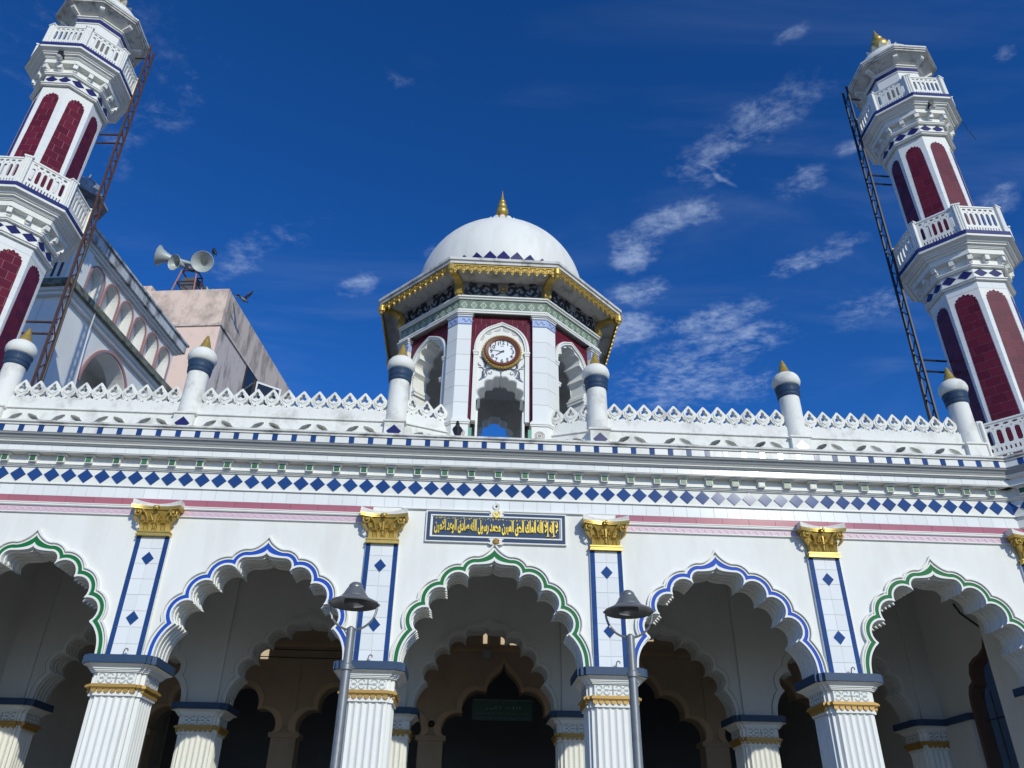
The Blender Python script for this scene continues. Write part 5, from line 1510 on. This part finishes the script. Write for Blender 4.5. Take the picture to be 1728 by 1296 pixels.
# ================================================================ OLD HALL (left, behind the minaret)
Q = thing("side_hall", "weathered pale blue-white hall with pink edged clerestory niches behind the left minaret", "building", (-11.83, 5.0, 0), R(-8))
m = MB()
big_arch = [(2.8 - 1.18 * math.cos(t), 12.9 + 1.52 * math.sin(t)) for t in [PI * k / 28 for k in range(29)]]
def yz(mb): return mb.xform(Matrix.Rotation(PI / 2, 4, 'Z'))     # (x,z) shape -> runs along local y, facing +x
w_ = MB(); w_.shape([[(0, 0.01), (6.0, 0.01), (6.0, 14.6), (0, 14.6)], [(1.62, 10.0), (3.98, 10.0)] + list(reversed(big_arch))[0:]], 0.0, 0.55); yz(w_); build(w_, "side_wall", HALLW, Q)
m = MB(); m.box(-6.5, -0.56, 0.0, 0.4, 0.01, 14.6); m.box(-6.5, -0.56, 5.6, 6.0, 0.01, 14.6); m.box(-1.5, -1.4, 0.41, 5.59, 9.9, 14.6); build(m, "front_wall", HALLW, Q)
ao = [(2.8 + (x - 2.8) * 1.075, 12.9 + (z - 12.9) * 1.05) for x, z in big_arch]
ai = [(2.8 + (x - 2.8) * 0.975, 12.9 + (z - 12.9) * 0.98) for x, z in big_arch]
m = MB(); m.shape(ao + list(reversed(big_arch)), -0.05, 0.001); yz(m); build(m, "arch_trim", HALLP, Q)
m = MB(); m.shape(big_arch + list(reversed(ai)), 0.0, 0.55); yz(m); build(m, "arch_lining", HALLW, Q)
m = MB(); m.box(-6.9, 0.34, -0.34, 6.3, 14.80, 15.0); build(m, "ledge", mat("mossy_ledge", (0.20, 0.21, 0.17), 0.9, dirt=0.85, dcol=(0.035, 0.04, 0.03), dscale=4, thr=(0.4, 0.65)), Q)
m = MB(); m.box(-6.7, 0.14, -0.14, 6.1, 14.601, 14.70); m.box(-6.8, 0.22, -0.22, 6.2, 14.701, 14.799); build(m, "ledge_moulding", HALLW, Q)
# clerestory
NC = [0.98 + 0.85 * k for k in range(6)]
def niche(c, w=0.345):
    return [(c + w, 15.9)] + [(c + w * math.cos(t), 15.9 + 0.44 * math.sin(t) ** 0.9) for t in [j * PI / 12 for j in range(1, 12)]] + [(c - w, 15.9), (c - w, 15.05), (c + w, 15.05)]
m = MB(); m.shape([[(0.15, 15.001), (5.75, 15.001), (5.75, 16.46), (0.15, 16.46)]] + [niche(c) for c in NC], 0.0, 0.32); yz(m); build(m, "clerestory_wall", HALLW, Q)
m = MB(); m.box(-5.5, -0.33, 0.2, 5.7, 15.001, 16.46); build(m, "clerestory_back", mat("niche_wall", (0.66, 0.65, 0.62), 0.7, dirt=0.3, dcol=(0.35, 0.34, 0.32), dscale=2), Q)
nt_ = niche(0.0); no_ = [(x * 1.14, 15.05 + (z - 15.05) * 1.035) for x, z in nt_[:-2]]
m = MB(); m.shape(no_ + [(-0.393, 15.02)] + [(-0.345, 15.02)] + list(reversed(nt_[:-2])) + [(0.345, 15.02), (0.393, 15.02)], -0.035, 0.001); yz(m); NT = m.mesh("niche_trim", HALLP)
for c in NC: put("niche_trim", NT, Q, (0, c, 0))
m = MB(); m.box(-0.1, 0.06, 0.10, 0.50, 15.001, 16.46); build(m, "corner_pilaster", HALLW, Q)
m = MB(); m.box(-5.7, 0.10, 0.05, 5.85, 16.461, 16.53); m.box(-5.8, 0.17, -0.02, 5.92, 16.531, 16.60); build(m, "cornice_moulding", HALLW, Q)
m = MB(); m.box(-5.9, 0.26, -0.1, 6.0, 16.601, 16.92); m.box(-5.95, 0.32, -0.16, 6.05, 16.921, 16.99); build(m, "cornice", HALLD, Q)
m = MB()
for k in range(5): m.box(-0.62 - 0.2 * k, -0.54 - 0.2 * k, 0.19, 0.26, 15.5, 16.2)
build(m, "slit", mat("slit_dark", (0.06, 0.045, 0.05), 0.8), Q)
tag(build(MB().tube([(-11.42, 6.0, 15.06), (-11.43, 6.02, 14.2), (-11.36, 6.0, 13.2), (-11.33, 6.1, 12.2), (-11.28, 6.2, 10.6)], 0.016, 5), "hanging_cable", ALU), "thin white cable hanging down the side wall of the old hall", "cable")
# small sooty kiosk on its roof
K = thing("roof_kiosk", "small sooty grey domed kiosk half hidden behind the left minaret's ladder", "kiosk", (-13.12, 6.1, 16.99))
K.scale = (0.85, 0.85, 0.86)
m = MB(); m.oct([(0.62, 0.0), (0.62, 0.35)]); build(m, "base", KIOSKG, K)
m = MB(); m.lathe([(0.10, 0.351), (0.10, 2.05), (0.16, 2.2), (0.16, 2.299)], 8); KP = m.mesh("post", KIOSKG)
for k in range(8):
    a = k * PI / 4 + PI / 8; put("post", KP, K, (0.5 * math.cos(a), 0.5 * math.sin(a), 0))
m = MB(); m.oct([(0.40, 0.36), (0.40, 2.25)]); build(m, "core", mat("kiosk_dark", (0.035, 0.035, 0.04), 0.8), K)
m = MB(); m.oct([(0.60, 2.30), (0.95, 2.36), (0.95, 2.44), (0.62, 2.66)]); build(m, "eave", KIOSKG, K)
m = MB(); pr_ = [(0.60, 2.661), (0.62, 2.8), (0.56, 3.05), (0.42, 3.27), (0.22, 3.42), (0.06, 3.55), (0.03, 3.8)]
m.lathe(pr_, 24, cap=False)
for k in range(12):
    a = k * PI / 6; m.tube([(rr * math.cos(a), rr * math.sin(a), z) for rr, z in pr_[:6]], 0.03, 4)
build(m, "dome", KIOSKG, K)

# ================================================================ PINK BUILDING
U = thing("pink_building", "stained pale pink flat roofed building with mouldy side wall behind the old hall", "building", (-10.98, 14.0, 0), R(-7))
m = MB(); m.box(-9, 0.0, 0.0, 0.05, 0.01, 20.0); build(m, "front_wall", PINKW, U)
m = MB(); m.shape([[(0.051, 0.01), (9.0, 0.01), (9.0, 20.0), (0.051, 20.0)], [(3.25, 18.2), (5.75, 18.2), (5.75, 20.0 - 0.02), (3.25, 20.0 - 0.02)]][:1], 0.001, 0.4); yz(m); sw = build(m, "side_wall", MOULD, U)
m = MB(); m.box(-9, 0.06, -0.06, 9.06, 20.001, 20.10); build(m, "band", MOULD, U)
m = MB(); m.box(-9, -0.0, 0.0, 0.25, 20.101, 21.9); build(m, "parapet", STAIN, U)
m = MB(); m.box(-0.25, 0.0, 0.251, 9.0, 20.101, 21.87); build(m, "parapet", mat("stained_side_parapet", (0.64, 0.53, 0.45), 0.85, dirt=0.9, dcol=(0.07, 0.065, 0.06), dscale=1.6, streak=0.3, thr=(0.46, 0.70), bump=0.4, bscale=6), U)
m = MB(); m.box(-9, -0.3, 0.3, 8.9, 20.101, 20.4); build(m, "roof", STAIN, U)
m = MB(); m.box(-4.25, -3.62, 0.30, 0.95, 20.41, 22.42); build(m, "chimney_block", STAIN, U)
# window with open sash on the side
m = MB(); m.box(0.002, 0.03, 3.1, 5.3, 18.2, 20.0); wn = build(m, "window", PANE, U)
m = MB(); m.box(0.0, 0.07, 3.02, 3.10, 18.1, 20.08 - 0.1); m.box(0.0, 0.09, 4.10, 4.18, 18.1, 19.98); build(m, "frame", IRON, wn)
m = MB(); m.shape([[(0, 0), (1.2, 0), (1.2, 1.75), (0, 1.75)], [(0.09, 0.09), (1.11, 0.09), (1.11, 1.66), (0.09, 1.66)]], -0.03, 0.03); ss = build(m, "sash", ALU, U, loc=(0.05, 4.2, 18.15), rz=R(42))
m = MB(); m.box(0.091, 1.109, -0.008, 0.008, 0.091, 1.659); build(m, "pane", PANE, ss)
# horn loudspeakers on their stand (the frame follows the pink building)
def in_pink(x, y, z):
    a = R(-7); return (-10.98 + x * math.cos(a) - y * math.sin(a), 14.0 + x * math.sin(a) + y * math.cos(a), z)
HS = thing("loudspeaker_stand", "rusty red four legged steel frame carrying horn loudspeakers on the pink roof", "stand", in_pink(-2.35, 0.9, 20.4), R(-7))
legs = {}
m = MB()
for sx in (-1, 1):
    for sy in (-1, 1):
        m = MB(); a = Vector((sx * 0.72 + (0.0), sy * 0.55, 0.0)); b = Vector((sx * 0.34, sy * 0.28, 3.1)); m.tube([a, b], 0.042, 5); build(m, "leg", RUSTP, HS)
        legs[(sx, sy)] = (a, b)
def lp(k, t): a, b = legs[k]; return a + (b - a) * t
for t in (0.55, 0.78, 0.99):
    for p_, q_ in (((-1, -1), (1, -1)), ((1, -1), (1, 1)), ((1, 1), (-1, 1)), ((-1, 1), (-1, -1))):
        m = MB(); m.tube([lp(p_, t), lp(q_, t)], 0.032, 5); build(m, "cross_bar", RUST, HS)
for p_, q_ in (((-1, -1), (1, -1)), ((1, -1), (1, 1)), ((1, 1), (-1, 1)), ((-1, 1), (-1, -1))):
    m = MB(); m.tube([lp(p_, 0.78), lp(q_, 0.55)], 0.024, 5); build(m, "brace", RUST, HS)
m = MB(); m.box(-0.26, 0.28, -0.2, 0.2, 2.05, 2.75); bx = build(m, "amplifier_box", mat("amp_grey", (0.10, 0.10, 0.11), 0.6), HS)
def horn(label, loc, direction, length, rad, nm="horn_loudspeaker"):
    hn = thing(nm, label, "loudspeaker", loc, group="horn loudspeakers on the roof stand")
    d = Vector(direction).normalized()
    prof = [(0.07, -length), (0.085, -length * 0.8), (0.10, -length * 0.6), (0.13, -length * 0.45), (rad * 0.33, -length * 0.30), (rad * 0.52, -length * 0.17), (rad * 0.75, -length * 0.06), (rad, 0.0), (rad * 1.03, 0.01), (rad * 1.0, 0.02), (rad * 0.95, 0.0), (rad * 0.70, -length * 0.07), (rad * 0.47, -length * 0.18), (rad * 0.27, -length * 0.31), (0.10, -length * 0.4), (0.02, -length * 0.42)]
    Mq = d.to_track_quat('Z', 'Y').to_matrix().to_4x4()
    m = MB(); m.lathe(prof, 28, cap=True); m.xform(Mq); build(m, "bell", HORNG, hn, True, ang=60)
    m = MB(); m.lathe([(0.0, -length - 0.3), (0.12, -length - 0.28), (0.13, -length - 0.02), (0.06, -length)], 14, cap=False); m.xform(Mq); build(m, "driver", mat("driver_grey", (0.12, 0.12, 0.13), 0.5), hn, True)
    m = MB(); p = Mq @ Vector((0, 0, -length * 0.75)); m.tube([p, p + Vector((0, 0.02, -0.28))], 0.03, 5); build(m, "bracket", RUST, hn)
    return hn
horn("long grey horn loudspeaker pointing left, topmost on the stand", in_pink(-3.88, 0.5, 24.27), (-0.98, -0.15, 0.14), 1.75, 0.47)
horn("smaller grey horn loudspeaker facing out on the left of the stand", in_pink(-3.05, 0.45, 23.82), (-0.45, -0.85, -0.32), 0.85, 0.36)
horn("wide grey horn loudspeaker facing out on the right of the stand", in_pink(-1.72, 0.35, 23.72), (0.12, -0.9, -0.42), 0.95, 0.47)
horn("small dark horn loudspeaker hanging low at the right rear of the stand", in_pink(-1.75, 1.7, 23.05), (0.8, 0.3, -0.5), 0.6, 0.24)

# ================================================================ BIRDS
def bird(label, loc, rz, mt, scale, flying=False, lean=0.0):
    b = thing("bird", label, "bird", loc, rz, None)
    m = MB()
    if flying: sp = [(-0.34, 0, 0.02, 0.05), (-0.22, 0, 0.01, 0.035), (-0.12, 0, 0.0, 0.06), (0, 0, 0.0, 0.085), (0.10, 0, 0.01, 0.075), (0.17, 0, 0.03, 0.045), (0.22, 0, 0.04, 0.045), (0.26, 0, 0.04, 0.03), (0.30, 0, 0.035, 0.004)]
    else: sp = [(-0.20, 0, 0.0, 0.03), (-0.15, 0, 0.07, 0.05), (-0.07, 0, 0.16, 0.10), (0.0, 0, 0.24, 0.125), (0.03, 0, 0.33, 0.105), (0.045, 0, 0.41, 0.06), (0.06, 0, 0.465, 0.058), (0.075, 0, 0.50, 0.045), (0.13, 0, 0.485, 0.012), (0.15, 0, 0.475, 0.003)]
    pts = [(x, y, z) for x, y, z, q in sp]; rs = [q for *_, q in sp]
    m.tube(pts, rs, 10)
    if flying:
        for s in (-1, 1):
            wr_ = [(0.07, s * 0.05, 0.03), (0.10, s * 0.22, 0.17), (0.03, s * 0.42, 0.27), (-0.06, s * 0.55, 0.33), (-0.08, s * 0.45, 0.26), (-0.10, s * 0.24, 0.15), (-0.10, s * 0.05, 0.02)]
            m.face(wr_); m.face([(x, y, z + 0.015) for x, y, z in reversed(wr_)])
            for k in range(7):
                p, q = wr_[k], wr_[(k + 1) % 7]; m.face([p, q, (q[0], q[1], q[2] + 0.015), (p[0], p[1], p[2] + 0.015)])
        tl = [(-0.20, -0.03, 0.01), (-0.20, 0.03, 0.01), (-0.42, 0.10, 0.0), (-0.44, 0, 0.0), (-0.42, -0.10, 0.0)]
        m.face(tl); m.face([(x, y, z + 0.012) for x, y, z in reversed(tl)])
        for k in range(5):
            p, q = tl[k], tl[(k + 1) % 5]; m.face([p, q, (q[0], q[1], q[2] + 0.012), (p[0], p[1], p[2] + 0.012)])
    m.xform(Matrix.Scale(scale, 4))
    build(m, "body", mt, b, True, ang=70)
    if not flying:
        for s in (-1, 1):
            w2 = MB(); w2.tube([(0.03, s * 0.09, 0.34), (-0.03, s * 0.115, 0.26), (-0.10, s * 0.085, 0.15), (-0.19, s * 0.03, 0.01)], [0.03, 0.045, 0.035, 0.012], 6); w2.xform(Matrix.Scale(scale, 4)); build(w2, "wing", mt, b, True, ang=70)
            l2 = MB(); l2.tube([(0.0, s * 0.045, 0.14), (0.01, s * 0.045, 0.0), (0.04, s * 0.045, -0.005)], 0.011, 5); l2.xform(Matrix.Scale(scale, 4)); build(l2, "foot", BLACK, b)
    return b
bird("dark bird standing on the cornice ledge left of the pavilion's opening", (-0.735, -0.28, 8.0), R(95), FEATHB, 0.66).scale = (0.92, 0.92, 1.18)
bird("dark bird perched on the right-hand loudspeaker horn", in_pink(-1.42, 0.55, 24.22), R(160), FEATHB, 0.85)
bird("grey pigeon flying past the corner of the pink parapet", in_pink(0.62, 0.2, 21.45), R(62), FEATHG, 0.95, True)

# ================================================================ STREET LAMPS
def lamp(x, y, label, rz=0.0, tilt=0.0):
    L = thing("street_lamp", label, "street lamp", (x, y, 0), rz, group="street lamps before the arcade")
    m = MB(); m.lathe([(0.085, 0.0), (0.085, 0.5), (0.07, 0.55), (0.055, 0.6), (0.050, 2.9), (0.046, 3.70), (0.046, 3.75), (0.02, 3.77)], 16); build(m, "pole", STEELP, L, True)
    m = MB(); m.lathe([(0.055, 3.30), (0.062, 3.31), (0.062, 3.36), (0.055, 3.37)], 16); m.tube([(0.05, 0, 3.33), (0.085, 0, 3.33)], 0.014, 6); build(m, "clamp", STEELP, L, True)
    cz_ = 4.02
    m = MB()
    pts = [(0.262 * math.sin(t), 0, cz_ - 0.02 - 0.27 * math.cos(t) * (1 if abs(t) < PI / 2 else 1)) for t in [R(-92) + R(184) * k / 20 for k in range(21)]]
    m.tube(pts, 0.013, 6); build(m, "yoke", STEELP, L, True)
    m = MB(); m.lathe([(0.276, cz_ - 0.012), (0.282, cz_), (0.276, cz_ + 0.012), (0.235, cz_ + 0.03), (0.175, cz_ + 0.062), (0.152, cz_ + 0.075), (0.150, cz_ + 0.085), (0.135, cz_ + 0.10), (0.11, cz_ + 0.145), (0.092, cz_ + 0.175), (0.082, cz_ + 0.18), (0.082, cz_ + 0.195), (0.07, cz_ + 0.22), (0.045, cz_ + 0.24), (0.01, cz_ + 0.25)], 32, cap=False)
    m.lathe([(0.270, cz_ - 0.010), (0.17, cz_ + 0.045), (0.0, cz_ + 0.06)], 32, cap=False); build(m, "shade", LAMPG, L, True, ang=40)
    m = MB(); m.lathe([(0.115, cz_ + 0.035), (0.11, cz_ - 0.015), (0.06, cz_ - 0.03), (0.0, cz_ - 0.033)], 20, cap=False); build(m, "lens", GLASSG, L, True)
    for s in (-1, 1):
        m = MB(); m.tube([(s * 0.262, -0.02, cz_), (s * 0.29, -0.02, cz_ - 0.01)], 0.014, 5); build(m, "wing_nut", STEELP, L)
    return L
lamp(-1.69, -4.0, "grey bell-shaded street lamp in front of the column left of the middle arch", R(6))
lamp(1.43, -4.0, "grey bell-shaded street lamp in front of the column right of the middle arch", R(-8))

# black cable on the wall inside the last bay
tag(build(MB().tube([(9.645, 2.86, 6.22), (9.645, 2.72, 6.0), (9.645, 2.45, 5.78), (9.645, 2.22, 5.6), (9.645, 2.12, 5.38), (9.645, 1.98, 5.24)], 0.02, 5), "porch_cable", IRON), "black cable running down the porch end wall in the far right bay", "cable")
# thin post seen through the pavilion
tag(build(MB().box(-0.05, 0.05, -0.05, 0.05, 0.0, 2.9), "roof_post", mat("post_grey", (0.06, 0.06, 0.065), 0.6), loc=(0.10, 6.2, 7.96)), "dark upright post standing on the roof, seen through the pavilion's arch", "post")

# cables and a small box in the shade of the porch
for zc, x0, x1 in ((6.22, -7.2, -2.4), (6.02, -6.8, -2.6)):
    tag(build(MB().tube([(x0, 8.70, zc), ((x0 + x1) / 2, 8.69, zc - 0.03), (x1, 8.70, zc - 0.01)], 0.014, 5), "wall_cable", IRON),
        "dark cable strung along the brown hall wall, %s of two" % ("upper" if zc > 6.1 else "lower"), "cable")
jb = thing("junction_box", "small grey box hanging on the brown hall wall above the central arch", "box", (0.13, 8.72, 6.08))
build(MB().box(-0.12, 0.12, -0.09, 0.0, 0.0, 0.26), "case", BANDG, jb); build(MB().box(-0.10, 0.10, -0.098, -0.091, 0.02, 0.24), "lid", HORNG, jb)
cc = thing("security_camera", "small security camera on the brown pier left of the central arch", "camera", (-1.22, 8.73, 4.42))
build(MB().tube([(0, 0, 0.14), (0, -0.14, 0.10)], 0.03, 6), "arm", ALU, cc); build(MB().ball((0, -0.17, 0.03), 0.085, 12), "dome", BLACK, cc, True)
